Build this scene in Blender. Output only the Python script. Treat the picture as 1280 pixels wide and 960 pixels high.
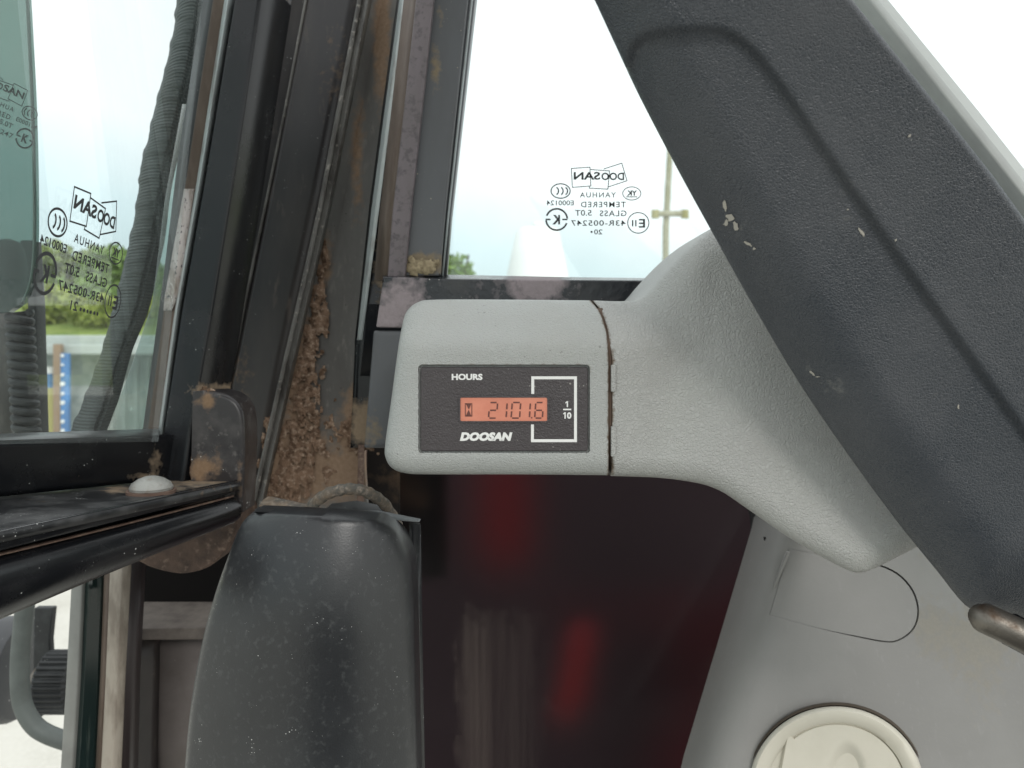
import bpy, bmesh, math, random
import numpy as np
from mathutils import Vector, Matrix
from mathutils.geometry import delaunay_2d_cdt
R = math.radians
random.seed(7); rng = np.random.default_rng(7)
for o in list(bpy.data.objects): bpy.data.objects.remove(o)
scene = bpy.context.scene
C = scene.collection
H = 2.0                      # height of the lens above the yard
F, CX, CY = 1000.0, 640.0, 430.0

# ---------------------------------------------------------------- camera
cam = bpy.data.cameras.new('camera'); camo = bpy.data.objects.new('camera', cam); C.objects.link(camo)
camo.location = (0, 0, H); camo.rotation_euler = (R(90), 0, 0)
cam.sensor_width = 36; cam.lens = 36*F/1280; cam.shift_y = -(480-CY)/1280
cam.dof.use_dof = True; cam.dof.focus_distance = .28; cam.dof.aperture_fstop = 22
cam.clip_start = 0.01; cam.clip_end = 2000
scene.camera = camo
# ---------------------------------------------------------------- sky and sun
SUN_EL, SUN_AZ = 31, 160
w = bpy.data.worlds.new('World'); scene.world = w; w.use_nodes = True
nt = w.node_tree; nt.nodes.clear()
def wn(t): return nt.nodes.new(t)
out = wn('ShaderNodeOutputWorld'); sky = wn('ShaderNodeTexSky'); sky.sky_type = 'NISHITA'
sky.sun_disc = False; sky.sun_elevation = R(SUN_EL); sky.sun_rotation = R(SUN_AZ)
b1 = wn('ShaderNodeBackground'); b1.inputs[1].default_value = 0.10; nt.links.new(sky.outputs[0], b1.inputs[0])
tc = wn('ShaderNodeTexCoord'); sp = wn('ShaderNodeSeparateXYZ'); nt.links.new(tc.outputs['Generated'], sp.inputs[0])
no = wn('ShaderNodeTexNoise'); no.inputs['Scale'].default_value = 2.2; no.inputs['Detail'].default_value = 4
nt.links.new(tc.outputs['Generated'], no.inputs['Vector'])
ma = wn('ShaderNodeMath'); ma.operation = 'MULTIPLY_ADD'; ma.inputs[1].default_value = 0.22
mb = wn('ShaderNodeMath'); mb.operation = 'MULTIPLY_ADD'; mb.inputs[1].default_value = 0.20
nt.links.new(sp.outputs[0], mb.inputs[0]); nt.links.new(sp.outputs[2], mb.inputs[2])
nt.links.new(no.outputs[0], ma.inputs[0]); nt.links.new(mb.outputs[0], ma.inputs[2])
rp = wn('ShaderNodeValToRGB'); nt.links.new(ma.outputs[0], rp.inputs[0])
els = rp.color_ramp.elements
els[0].position = 0.10; els[0].color = (0.58, 0.69, 0.71, 1)
els[1].position = 1.0; els[1].color = (1.25, 1.29, 1.29, 1)
for p_, c_ in ((0.20, (0.74, 0.87, 0.89)), (0.29, (1.06, 1.09, 1.085))):
    e_ = els.new(p_); e_.color = (*c_, 1)
b2 = wn('ShaderNodeBackground'); b2.inputs[1].default_value = 1.0; nt.links.new(rp.outputs[0], b2.inputs[0])
mx = wn('ShaderNodeMixShader'); mx.inputs[0].default_value = 0.9
nt.links.new(b1.outputs[0], mx.inputs[1]); nt.links.new(b2.outputs[0], mx.inputs[2]); nt.links.new(mx.outputs[0], out.inputs[0])
sl = bpy.data.lights.new('sun', 'SUN'); sl.energy = 1.4; sl.angle = R(20); sl.color = (1, 0.97, 0.93)
so = bpy.data.objects.new('sun', sl); C.objects.link(so)
a_ = R(SUN_AZ); e_ = R(SUN_EL)
sdir = Vector((math.sin(a_)*math.cos(e_), math.cos(a_)*math.cos(e_), math.sin(e_)))
so.rotation_euler = sdir.to_track_quat('Z', 'Y').to_euler(); so.location = sdir*20
scene.view_settings.view_transform = 'Standard'; scene.view_settings.look = 'None'
scene.view_settings.exposure = 0.38; scene.view_settings.gamma = 1
scene.view_settings.use_curve_mapping = False

# ---------------------------------------------------------------- helpers
def P(px, py, d): return Vector(((px-CX)/F*d, d, H+(CY-py)/F*d))
def tag(o, label=None, cat=None, group=None, kind=None):
    if label: o['label'] = label
    if cat: o['category'] = cat
    if group: o['group'] = group
    if kind: o['kind'] = kind
    return o
def thing(name, loc, label, cat, group=None):
    o = bpy.data.objects.new(name, None); C.objects.link(o); o.location = loc; o.empty_display_size = 0.02
    return tag(o, label, cat, group)
def wloc(o):
    v = Vector((0, 0, 0))
    while o: v += o.location; o = o.parent
    return v
def obj(name, bm, m, parent=None, bevel=0, segs=2, solid=0, sharp=40, smooth=True):
    if parent is None:
        cs = [v.co for v in bm.verts]
        org = Vector(((min(c.x for c in cs)+max(c.x for c in cs))/2, (min(c.y for c in cs)+max(c.y for c in cs))/2, min(c.z for c in cs)))
    else: org = wloc(parent)
    bmesh.ops.translate(bm, verts=bm.verts, vec=-org)
    me = bpy.data.meshes.new(name); bm.to_mesh(me); bm.free()
    me.materials.append(m)
    if smooth:
        for p in me.polygons: p.use_smooth = True
        me.set_sharp_from_angle(angle=R(sharp))
    o = bpy.data.objects.new(name, me); C.objects.link(o)
    if parent: o.parent = parent
    else: o.location = org
    if solid:
        md = o.modifiers.new('solid', 'SOLIDIFY'); md.thickness = solid; md.offset = -1
    if bevel:
        md = o.modifiers.new('bevel', 'BEVEL'); md.width = bevel; md.segments = segs; md.limit_method = 'ANGLE'; md.angle_limit = R(35); md.harden_normals = False
    return o
def lerp(a, b, t): return a+(b-a)*t
def interp(pts, v, axis=1):
    """pts sorted by pts[axis]; returns the other coordinate(s) at v"""
    xs = [p[axis] for p in pts]; ys = [p[1-axis] for p in pts]
    return float(np.interp(v, xs, ys))
def loft(name, rows, m, parent=None, ny=1, nx=1, solid=0.003, dirt=None, bevel=0, bumpy=None, spline=False, sharp=30):
    """rows: top to bottom, each a list of (px,py,d), left to right"""
    rows = [np.array(r, float) for r in rows]
    full = []
    for i in range(len(rows)-1):
        for k in range(ny):
            t = k/ny
            if spline and len(rows) > 2:
                p0 = rows[max(i-1, 0)]; p1 = rows[i]; p2 = rows[i+1]; p3 = rows[min(i+2, len(rows)-1)]
                full.append(.5*((2*p1)+(-p0+p2)*t+(2*p0-5*p1+4*p2-p3)*t*t+(-p0+3*p1-3*p2+p3)*t**3))
            else: full.append(rows[i]*(1-t)+rows[i+1]*t)
    full.append(rows[-1])
    grid = []
    for r in full:
        rr = []
        for j in range(len(r)-1):
            for k in range(nx): rr.append(r[j]*(1-k/nx)+r[j+1]*k/nx)
        rr.append(r[-1]); grid.append(rr)
    bm = bmesh.new(); lay = bm.verts.layers.float.new('dirt')
    vs = []
    for r in grid:
        line = []
        for p in r:
            d = p[2]
            if bumpy: d = d+bumpy(p[0], p[1])
            v = bm.verts.new(P(p[0], p[1], d)); v[lay] = dirt(p[0], p[1]) if dirt else 0
            line.append(v)
        vs.append(line)
    for i in range(len(vs)-1):
        for j in range(len(vs[0])-1):
            bm.faces.new((vs[i][j], vs[i+1][j], vs[i+1][j+1], vs[i][j+1]))
    return obj(name, bm, m, parent, solid=solid, bevel=bevel, sharp=sharp)
def slab_bm(pts, thick, bm=None):
    bm = bm or bmesh.new()
    a = [bm.verts.new(P(*p)) for p in pts]
    b = [bm.verts.new(P(*p)+Vector((0, thick, 0))) for p in pts]
    n = len(pts)
    area = sum(pts[i][0]*pts[(i+1) % n][1]-pts[(i+1) % n][0]*pts[i][1] for i in range(n))
    if area > 0: a.reverse(); b.reverse()
    f = bm.faces.new(a); bm.faces.new(list(reversed(b)))
    for i in range(n): bm.faces.new((a[(i+1) % n], a[i], b[i], b[(i+1) % n]))
    return bm
def slab(name, pts, thick, m, parent=None, bevel=0.0006, segs=2):
    return obj(name, slab_bm(pts, thick), m, parent, bevel=bevel, segs=segs)
def tube_bm(pts, rad, seg=14, bm=None, caps=True):
    bm = bm or bmesh.new(); n = len(pts)
    pts = [Vector(p) for p in pts]
    rads = rad if isinstance(rad, (list, tuple)) else [rad]*n
    ref = None; rings = []
    for i in range(n):
        t = (pts[min(i+1, n-1)]-pts[max(i-1, 0)]).normalized()
        if ref is None:
            ref = t.orthogonal().normalized()
        ref = (ref-t*ref.dot(t)).normalized(); bi = t.cross(ref)
        rings.append([bm.verts.new(pts[i]+(ref*math.cos(2*math.pi*k/seg)+bi*math.sin(2*math.pi*k/seg))*rads[i]) for k in range(seg)])
    for i in range(n-1):
        for k in range(seg):
            bm.faces.new((rings[i][k], rings[i][(k+1) % seg], rings[i+1][(k+1) % seg], rings[i+1][k]))
    if caps:
        bm.faces.new(list(reversed(rings[0]))); bm.faces.new(rings[-1])
    return bm
def smoothpts(pts, n=8):
    pts = [np.array(p, float) for p in pts]; out = []
    for i in range(len(pts)-1):
        p0 = pts[max(i-1, 0)]; p1 = pts[i]; p2 = pts[i+1]; p3 = pts[min(i+2, len(pts)-1)]
        for k in range(n):
            t = k/n
            out.append(.5*((2*p1)+(-p0+p2)*t+(2*p0-5*p1+4*p2-p3)*t*t+(-p0+3*p1-3*p2+p3)*t**3))
    out.append(pts[-1]); return [tuple(p) for p in out]
def segdist(X, Y, poly, closed=False):
    X = np.asarray(X, float); Y = np.asarray(Y, float); best = np.full(X.shape, 1e9)
    n = len(poly)
    for i in range(n if closed else n-1):
        ax, ay = poly[i][:2]; bx, by = poly[(i+1) % n][:2]
        dx, dy = bx-ax, by-ay; L = dx*dx+dy*dy+1e-12
        t = np.clip(((X-ax)*dx+(Y-ay)*dy)/L, 0, 1)
        best = np.minimum(best, np.hypot(X-ax-t*dx, Y-ay-t*dy))
    return best
def inside(X, Y, poly):
    X = np.asarray(X, float); Y = np.asarray(Y, float); r = np.zeros(X.shape, bool); n = len(poly)
    for i in range(n):
        x1, y1 = poly[i][:2]; x2, y2 = poly[(i+1) % n][:2]
        if y1 == y2: continue
        c = ((y1 > Y) != (y2 > Y)) & (X < (x2-x1)*(Y-y1)/(y2-y1)+x1); r ^= c
    return r
def resample(poly, step, closed=True):
    out = []; n = len(poly)
    for i in range(n if closed else n-1):
        a = poly[i]; b = poly[(i+1) % n]; L = math.hypot(b[0]-a[0], b[1]-a[1]); k = max(1, int(L/step))
        for j in range(k): out.append((lerp(a[0], b[0], j/k), lerp(a[1], b[1], j/k)))
    if not closed: out.append(tuple(poly[-1][:2]))
    return out
def roundrect(x0, y0, x1, y1, r, n=5):
    pts = []
    for cx, cy, a0 in ((x1-r, y0+r, -90), (x1-r, y1-r, 0), (x0+r, y1-r, 90), (x0+r, y0+r, 180)):
        for k in range(n+1):
            a = R(a0+90*k/n); pts.append((cx+r*math.cos(a), cy+r*math.sin(a)))
    return pts
def field_bm(outline, dfn, step=6, fine=2, edge=None, eband=20, loops=(), holes=(), skirt=0.03, dirt=None, bdstep=3):
    """a skin over a pixel outline, each point at its own depth dfn(X,Y); the rim is carried back by skirt metres"""
    def edist(x, y):
        es = edge if isinstance(edge[0], list) else [edge]
        return np.min([segdist(x, y, e_) for e_ in es], axis=0)
    ol = resample(outline, bdstep); verts = list(ol); edges = [(i, (i+1) % len(ol)) for i in range(len(ol))]
    for lp in list(loops)+list(holes):
        b = len(verts); lp = resample(lp, bdstep*2); verts += lp
        edges += [(b+i, b+(i+1) % len(lp)) for i in range(len(lp))]
    xs = [p[0] for p in ol]; ys = [p[1] for p in ol]
    def gridpts(st, off):
        gx, gy = np.meshgrid(np.arange(min(xs)+off, max(xs), st), np.arange(min(ys)+off, max(ys), st*.87))
        gx[1::2] += st/2
        gx = gx.ravel(); gy = gy.ravel(); k = inside(gx, gy, ol); return gx[k], gy[k]
    gx, gy = gridpts(step, .37); sd = segdist(gx, gy, ol, True)
    ed = edist(gx, gy) if edge else np.full(gx.shape, 1e9)
    k = (sd > fine*.6) & (ed > eband); verts += list(zip(gx[k], gy[k]))
    if edge:
        gx, gy = gridpts(fine, .41); sd = segdist(gx, gy, ol, True); ed = edist(gx, gy)
        k = (sd > fine*.5) & (ed <= eband); verts += list(zip(gx[k], gy[k]))
    vo, eo, fo, _, _, _ = delaunay_2d_cdt([Vector((float(x), float(y))) for x, y in verts], edges, [], 1, 1e-4)
    X = np.array([v.x for v in vo]); Y = np.array([v.y for v in vo]); D = dfn(X, Y)
    DD = dirt(X, Y) if dirt else np.zeros(len(X))
    bm = bmesh.new(); lay = bm.verts.layers.float.new('dirt')
    vs = []
    for x, y, d, q in zip(X, Y, D, DD):
        v = bm.verts.new(P(x, y, d)); v[lay] = q; vs.append(v)
    cen = [(sum(X[i] for i in f)/len(f), sum(Y[i] for i in f)/len(f)) for f in fo]
    kill = np.zeros(len(fo), bool)
    for h in holes: kill |= inside(np.array([c[0] for c in cen]), np.array([c[1] for c in cen]), h)
    for f, kk in zip(fo, kill):
        if kk: continue
        a = sum(X[f[i]]*Y[f[(i+1) % len(f)]]-X[f[(i+1) % len(f)]]*Y[f[i]] for i in range(len(f)))
        ff = list(f) if a < 0 else list(reversed(f))
        bm.faces.new([vs[i] for i in ff])
    for v in [v for v in bm.verts if not v.link_faces]: bm.verts.remove(v)
    if skirt:
        be = [e for e in bm.edges if len(e.link_faces) == 1]
        r = bmesh.ops.extrude_edge_only(bm, edges=be)
        nv = [g for g in r['geom'] if isinstance(g, bmesh.types.BMVert)]
        bmesh.ops.translate(bm, verts=nv, vec=(0, skirt, 0))
        bmesh.ops.recalc_face_normals(bm, faces=bm.faces)
    return bm
def rnd(s, r):
    """how far a rounded rim of radius r (px) has turned back at inset s (px)"""
    q = np.clip(r-s, 0, r); return r-np.sqrt(np.maximum(r*r-q*q, 0))
def sstep(x, a, b):
    t = np.clip((np.asarray(x, float)-a)/(b-a), 0, 1); return t*t*(3-2*t)
_perm = rng.random((64, 64))
def vnoise(x, y):
    x = np.asarray(x, float); y = np.asarray(y, float)
    xi = np.floor(x).astype(int); yi = np.floor(y).astype(int); fx = x-xi; fy = y-yi
    fx = fx*fx*(3-2*fx); fy = fy*fy*(3-2*fy)
    g = lambda a, b: _perm[a % 64, b % 64]
    return (g(xi, yi)*(1-fx)+g(xi+1, yi)*fx)*(1-fy)+(g(xi, yi+1)*(1-fx)+g(xi+1, yi+1)*fx)*fy
def fbm(x, y, o=4):
    s = 0; a = .5
    for k in range(o): s = s+a*vnoise(np.asarray(x)*2**k+17*k, np.asarray(y)*2**k+31*k); a *= .5
    return s
def blobs(lst):
    """dirt mask made of soft patches (px,py,rx,ry,amount)"""
    def f(x, y):
        s = 0
        for bx, by, rx, ry, a in lst:
            q = ((np.asarray(x)-bx)/rx)**2+((np.asarray(y)-by)/ry)**2; s = s+a*np.exp(-q)
        s = np.clip(s, 0, 1)
        return s if np.ndim(s) else float(s)
    return f

# ---------------------------------------------------------------- materials
def mat(name, col, rough=.5, spec=.5, layers=(), bumps=(), dirt=None, metal=0, coat=0):
    """layers: (kind, scale, lo, hi, colour, rough or None, stretch); bumps: (kind, scale, strength, distance, stretch)"""
    m = bpy.data.materials.new(name); m.use_nodes = True; t = m.node_tree; L = t.links
    b = t.nodes['Principled BSDF']
    b.inputs['Metallic'].default_value = metal; b.inputs['Specular IOR Level'].default_value = spec
    b.inputs['Coat Weight'].default_value = coat; b.inputs['Coat Roughness'].default_value = .1
    co = t.nodes.new('ShaderNodeTexCoord').outputs['Object']
    def vec(st):
        if not st: return co
        mp = t.nodes.new('ShaderNodeMapping'); mp.inputs['Scale'].default_value = st; L.new(co, mp.inputs[0]); return mp.outputs[0]
    def tex(kind, sc, st):
        if kind == 'noise':
            n = t.nodes.new('ShaderNodeTexNoise'); n.inputs['Scale'].default_value = sc; n.inputs['Detail'].default_value = 5
            n.inputs['Roughness'].default_value = .6; L.new(vec(st), n.inputs['Vector']); return n.outputs[0]
        if kind == 'fine':
            n = t.nodes.new('ShaderNodeTexNoise'); n.inputs['Scale'].default_value = sc; n.inputs['Detail'].default_value = 1
            L.new(vec(st), n.inputs['Vector']); return n.outputs[0]
        if kind == 'speck':
            n = t.nodes.new('ShaderNodeTexVoronoi'); n.inputs['Scale'].default_value = sc; L.new(vec(st), n.inputs['Vector'])
            s = t.nodes.new('ShaderNodeTexNoise'); s.inputs['Scale'].default_value = sc*.13; s.inputs['Detail'].default_value = 2; L.new(vec(st), s.inputs['Vector'])
            q = t.nodes.new('ShaderNodeMath'); q.operation = 'MULTIPLY_ADD'; q.inputs[1].default_value = 1.0; q.inputs[2].default_value = 0
            L.new(s.outputs[0], q.inputs[0])
            cs_ = t.nodes.new('ShaderNodeSeparateColor'); L.new(n.outputs['Color'], cs_.inputs[0])
            w_ = t.nodes.new('ShaderNodeMath'); w_.operation = 'MULTIPLY_ADD'; w_.inputs[1].default_value = .85; w_.inputs[2].default_value = .12; L.new(cs_.outputs[0], w_.inputs[0])
            v_ = t.nodes.new('ShaderNodeMath'); v_.operation = 'DIVIDE'; L.new(n.outputs['Distance'], v_.inputs[0]); L.new(w_.outputs[0], v_.inputs[1])
            r = t.nodes.new('ShaderNodeMath'); r.operation = 'SUBTRACT'; L.new(q.outputs[0], r.inputs[0]); L.new(v_.outputs[0], r.inputs[1]); return r.outputs[0]
        if kind == 'leather':
            nn = t.nodes.new('ShaderNodeTexNoise'); nn.inputs['Scale'].default_value = sc*.45; nn.inputs['Detail'].default_value = 2; L.new(vec(st), nn.inputs['Vector'])
            ad = t.nodes.new('ShaderNodeVectorMath'); ad.operation = 'MULTIPLY_ADD'; ad.inputs[1].default_value = (1.6/sc,)*3
            L.new(nn.outputs['Color'], ad.inputs[0]); L.new(vec(st), ad.inputs[2])
            n = t.nodes.new('ShaderNodeTexVoronoi'); n.feature = 'DISTANCE_TO_EDGE'; n.inputs['Scale'].default_value = sc; L.new(ad.outputs[0], n.inputs['Vector'])
            r = t.nodes.new('ShaderNodeMapRange'); r.inputs['From Max'].default_value = .22; r.interpolation_type = 'SMOOTHSTEP'; L.new(n.outputs['Distance'], r.inputs[0]); return r.outputs[0]
        if kind == 'wave':
            n = t.nodes.new('ShaderNodeTexWave'); n.inputs['Scale'].default_value = sc; n.inputs['Distortion'].default_value = 1.5; n.inputs['Detail'].default_value = 2
            n.bands_direction = 'Z'; L.new(vec(st), n.inputs['Vector']); return n.outputs[1]
    c = None; r = None
    rgb = t.nodes.new('ShaderNodeRGB'); rgb.outputs[0].default_value = (*col, 1); c = rgb.outputs[0]
    rv = t.nodes.new('ShaderNodeValue'); rv.outputs[0].default_value = rough; r = rv.outputs[0]
    def mixin(fac, colr, rg):
        nonlocal c, r
        k = t.nodes.new('ShaderNodeMix'); k.data_type = 'RGBA'; L.new(fac, k.inputs[0]); L.new(c, k.inputs[6]); k.inputs[7].default_value = (*colr, 1); c = k.outputs[2]
        if rg is not None:
            k = t.nodes.new('ShaderNodeMix'); L.new(fac, k.inputs[0]); L.new(r, k.inputs[2]); k.inputs[3].default_value = rg; r = k.outputs[0]
    for ly in layers:
        kind, sc, lo, hi, colr = ly[:5]; rg = ly[5] if len(ly) > 5 else None; st = ly[6] if len(ly) > 6 else None; amt = ly[7] if len(ly) > 7 else 1
        mr = t.nodes.new('ShaderNodeMapRange'); mr.inputs[1].default_value = lo; mr.inputs[2].default_value = hi; mr.inputs[4].default_value = amt
        L.new(tex(kind, sc, st), mr.inputs[0]); mixin(mr.outputs[0], colr, rg)
    if dirt:
        sc, colr, colr2 = dirt[:3]; st = dirt[3] if len(dirt) > 3 else None
        at = t.nodes.new('ShaderNodeAttribute'); at.attribute_name = 'dirt'
        n = tex('noise', sc, st)
        q = t.nodes.new('ShaderNodeMath'); q.operation = 'ADD'; L.new(at.outputs['Fac'], q.inputs[0]); L.new(n, q.inputs[1])
        mr = t.nodes.new('ShaderNodeMapRange'); mr.inputs[1].default_value = .72; mr.inputs[2].default_value = 1.05; L.new(q.outputs[0], mr.inputs[0])
        gt = t.nodes.new('ShaderNodeMath'); gt.operation = 'MULTIPLY'; gt.use_clamp = True; L.new(at.outputs['Fac'], gt.inputs[0]); gt.inputs[1].default_value = 6
        g2 = t.nodes.new('ShaderNodeMath'); g2.operation = 'MULTIPLY'; L.new(mr.outputs[0], g2.inputs[0]); L.new(gt.outputs[0], g2.inputs[1])
        cm = t.nodes.new('ShaderNodeMix'); cm.data_type = 'RGBA'; n2 = tex('noise', sc*3, None); L.new(n2, cm.inputs[0]); cm.inputs[6].default_value = (*colr, 1); cm.inputs[7].default_value = (*colr2, 1)
        k = t.nodes.new('ShaderNodeMix'); k.data_type = 'RGBA'; L.new(g2.outputs[0], k.inputs[0]); L.new(c, k.inputs[6]); L.new(cm.outputs[2], k.inputs[7]); c = k.outputs[2]
        k = t.nodes.new('ShaderNodeMix'); L.new(g2.outputs[0], k.inputs[0]); L.new(r, k.inputs[2]); k.inputs[3].default_value = .9; r = k.outputs[0]
    L.new(c, b.inputs['Base Color']); L.new(r, b.inputs['Roughness'])
    prev = None
    for bp in bumps:
        kind, sc, strn, dist = bp[:4]; st = bp[4] if len(bp) > 4 else None
        n = t.nodes.new('ShaderNodeBump'); n.inputs['Strength'].default_value = strn; n.inputs['Distance'].default_value = dist
        L.new(tex(kind, sc, st), n.inputs['Height'])
        if prev: L.new(prev, n.inputs['Normal'])
        prev = n.outputs[0]
    if prev: L.new(prev, b.inputs['Normal'])
    return m
def glassmat(name, tint, gloss=(1, 1, 1), rough=0.0, dust=0.0, dcol=(.5, .52, .5)):
    m = bpy.data.materials.new(name); m.use_nodes = True; t = m.node_tree; L = t.links; t.nodes.clear()
    o = t.nodes.new('ShaderNodeOutputMaterial'); tr = t.nodes.new('ShaderNodeBsdfTransparent'); tr.inputs[0].default_value = (*tint, 1)
    g = t.nodes.new('ShaderNodeBsdfGlossy'); g.inputs['Roughness'].default_value = rough; g.inputs[0].default_value = (*gloss, 1)
    lw_ = t.nodes.new('ShaderNodeLayerWeight'); lw_.inputs[0].default_value = .5
    pw = t.nodes.new('ShaderNodeMath'); pw.operation = 'POWER'; pw.inputs[1].default_value = 5; L.new(lw_.outputs['Facing'], pw.inputs[0])
    fr = t.nodes.new('ShaderNodeMath'); fr.operation = 'MULTIPLY_ADD'; fr.inputs[1].default_value = .9; fr.inputs[2].default_value = .04; L.new(pw.outputs[0], fr.inputs[0])
    x = t.nodes.new('ShaderNodeMixShader'); L.new(fr.outputs[0], x.inputs[0]); L.new(tr.outputs[0], x.inputs[1]); L.new(g.outputs[0], x.inputs[2])
    if dust:
        n = t.nodes.new('ShaderNodeTexNoise'); n.inputs['Scale'].default_value = 60; n.inputs['Detail'].default_value = 6
        tc_ = t.nodes.new('ShaderNodeTexCoord'); L.new(tc_.outputs['Object'], n.inputs['Vector'])
        mr = t.nodes.new('ShaderNodeMapRange'); mr.inputs[1].default_value = .3; mr.inputs[2].default_value = .8; mr.inputs[3].default_value = dust*.4; mr.inputs[4].default_value = dust; L.new(n.outputs[0], mr.inputs[0])
        df = t.nodes.new('ShaderNodeBsdfDiffuse'); df.inputs[0].default_value = (*dcol, 1)
        y = t.nodes.new('ShaderNodeMixShader'); L.new(mr.outputs[0], y.inputs[0]); L.new(x.outputs[0], y.inputs[1]); L.new(df.outputs[0], y.inputs[2]); x = y
    L.new(x.outputs[0], o.inputs[0]); return m

WHITE_SPK = (.55, .56, .54)
M_grey = mat('grey_textured_plastic', (.385, .385, .37), .48, .45, dirt=(420, (.10, .07, .05), (.2, .16, .12)),
             layers=[('noise', 14, .48, .68, (.335, .335, .315), .55, None, .7), ('noise', 35, .45, .75, (.40, .41, .385), None, None, .6), ('speck', 672, .42, .47, (.2, .2, .18), None, None, .35)],
             bumps=[('leather', 880, .48, .0007), ('noise', 420, .25, .0008), ('fine', 1800, .12, .0004)])
M_house = mat('grey_fine_grain_plastic', (.375, .385, .372), .46, .45, dirt=(420, (.10, .07, .05), (.2, .16, .12)),
             layers=[('noise', 14, .48, .68, (.335, .335, .315), .55, None, .7), ('noise', 30, .45, .75, (.40, .41, .39), None, None, .6), ('speck', 480, .42, .47, (.14, .14, .13), None, None, .5)],
             bumps=[('leather', 1000, .4, .0006), ('fine', 1600, .25, .0004)])
M_trim = mat('dark_grained_plastic', (.040, .046, .055), .35, .55, dirt=(520, (.11, .115, .115), (.19, .19, .18)),
             layers=[('noise', 22, .45, .8, (.072, .076, .084), .5), ('speck', 792, 0.54, 0.60, (.3, .3, .29), .8)],
             bumps=[('leather', 1150, .36, .0005), ('fine', 2200, .2, .0003)])
M_face = mat('charcoal_label_film', (.05, .042, .044), .42, .5, layers=[('noise', 90, .4, .7, (.06, .053, .055), None, None, .6), ('speck', 672, .42, .47, (.25, .24, .22))], bumps=[('fine', 1500, .4, .0004), ('leather', 1300, .15, .0003)])
M_print = mat('white_print', (.78, .78, .76), .5)
M_lcd = mat('salmon_reflection_display', (.52, .165, .105), .25, .5, layers=[('noise', 45, .35, .65, (.68, .27, .18))])  # salmon tint of a reflection painted into the display colour
M_lcd.node_tree.nodes['Principled BSDF'].inputs['Emission Color'].default_value = (1, .36, .22, 1); M_lcd.node_tree.nodes['Principled BSDF'].inputs['Emission Strength'].default_value = .03  # faint glow added to make the display more luminous
M_seg = mat('display_segment', (.13, .04, .03), .5)
M_mark = mat('black_glass_print', (.03, .032, .033), .6)
M_markreflect = mat('painted_print_reflection', (.03, .035, .035), .6)
M_black = mat('glossy_black_paint', (.006, .0065, .008), .24, .38, dirt=(260, (.18, .13, .085), (.30, .23, .16)),
              layers=[('noise', 40, .5, .8, (.018, .018, .019), .42, None, .7), ('speck', 624, 0.49, 0.55, WHITE_SPK, .9)], bumps=[('noise', 120, .06, .001)])
M_shelf = mat('dusty_black_paint', (.012, .0125, .014), .32, .45, dirt=(260, (.18, .13, .085), (.30, .23, .16)),
              layers=[('noise', 60, .45, .8, (.10, .10, .10), .7, None, .8), ('speck', 1008, 0.40, 0.46, WHITE_SPK, .9)], bumps=[('noise', 160, .12, .001)])
M_pillar = mat('dark_brown_black_paint', (.018, .0155, .016), .33, .42, dirt=(260, (.12, .075, .048), (.22, .155, .105)),
               layers=[('noise', 18, .4, .75, (.066, .056, .050), .5, (1, 1, .35), .9), ('noise', 160, .62, .75, (.11, .09, .075), .8, (1, 1, .25), .6), ('speck', 624, 0.50, 0.56, WHITE_SPK, .9)],
               bumps=[('noise', 90, .08, .001)])
M_chan = mat('weathered_grey_paint', (.15, .146, .138), .5, .45, dirt=(150, (.16, .095, .055), (.33, .24, .17)),
             layers=[('noise', 25, .4, .7, (.085, .078, .072), None, (1, 1, .3), .9), ('noise', 260, .55, .75, (.23, .215, .195), .8, (1, 1, .4), .7), ('speck', 480, .42, .47, (.02, .02, .02))],
             bumps=[('noise', 220, .15, .001)])
M_rim = mat('worn_edge_paint', (.13, .125, .115), .45, .5, layers=[('noise', 120, .45, .6, (.06, .055, .05), None, (1, 1, .3)), ('noise', 300, .6, .7, (.3, .28, .25))], bumps=[('noise', 300, .3, .001)])
M_brown = mat('rusty_brown_film', (.075, .052, .038), .6, .3, layers=[('noise', 120, .4, .7, (.13, .10, .08), None, (1, 1, .3))], bumps=[('noise', 300, .2, .001)])
M_mauve = mat('mauve_grey_strip', (.16, .135, .145), .55, .4, layers=[('noise', 300, .5, .65, (.08, .07, .075)), ('noise', 40, .4, .7, (.12, .105, .105), None, (1, 1, .3))], bumps=[('noise', 500, .2, .0008)])
M_frame = mat('slate_frame_paint', (.085, .088, .094), .4, .5, dirt=(300, (.15, .115, .075), (.25, .20, .135)),
              layers=[('noise', 25, .45, .7, (.065, .062, .062), None, (1, 1, .35)), ('speck', 480, .42, .47, (.3, .27, .22), .9)], bumps=[('noise', 120, .08, .001)])
M_sill = mat('black_sill_paint', (.012, .014, .018), .22, .5, dirt=(200, (.22, .185, .19), (.34, .29, .30)), layers=[('speck', 672, .42, .47, (.4, .38, .36), .9), ('noise', 50, .5, .8, (.04, .04, .04), .4)], bumps=[('noise', 260, .3, .0012)])
M_bare = mat('bare_scuffed_metal', (.42, .38, .36), .5, .5, layers=[('noise', 160, .45, .65, (.2, .16, .13), None, (1, 1, .3)), ('noise', 500, .6, .66, (.03, .03, .03))], bumps=[('noise', 300, .2, .001)])
M_lightline = mat('pale_seal_edge', (.36, .40, .40), .4, .5, layers=[('noise', 150, .5, .7, (.2, .2, .19), None, (1, 1, .3))])
M_rubber = mat('black_rubber', (.022, .024, .025), .55, .4, layers=[('noise', 80, .5, .8, (.06, .065, .065), .8), ('speck', 480, .42, .47, (.25, .25, .24), .9)], bumps=[('noise', 300, .15, .001)])
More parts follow.
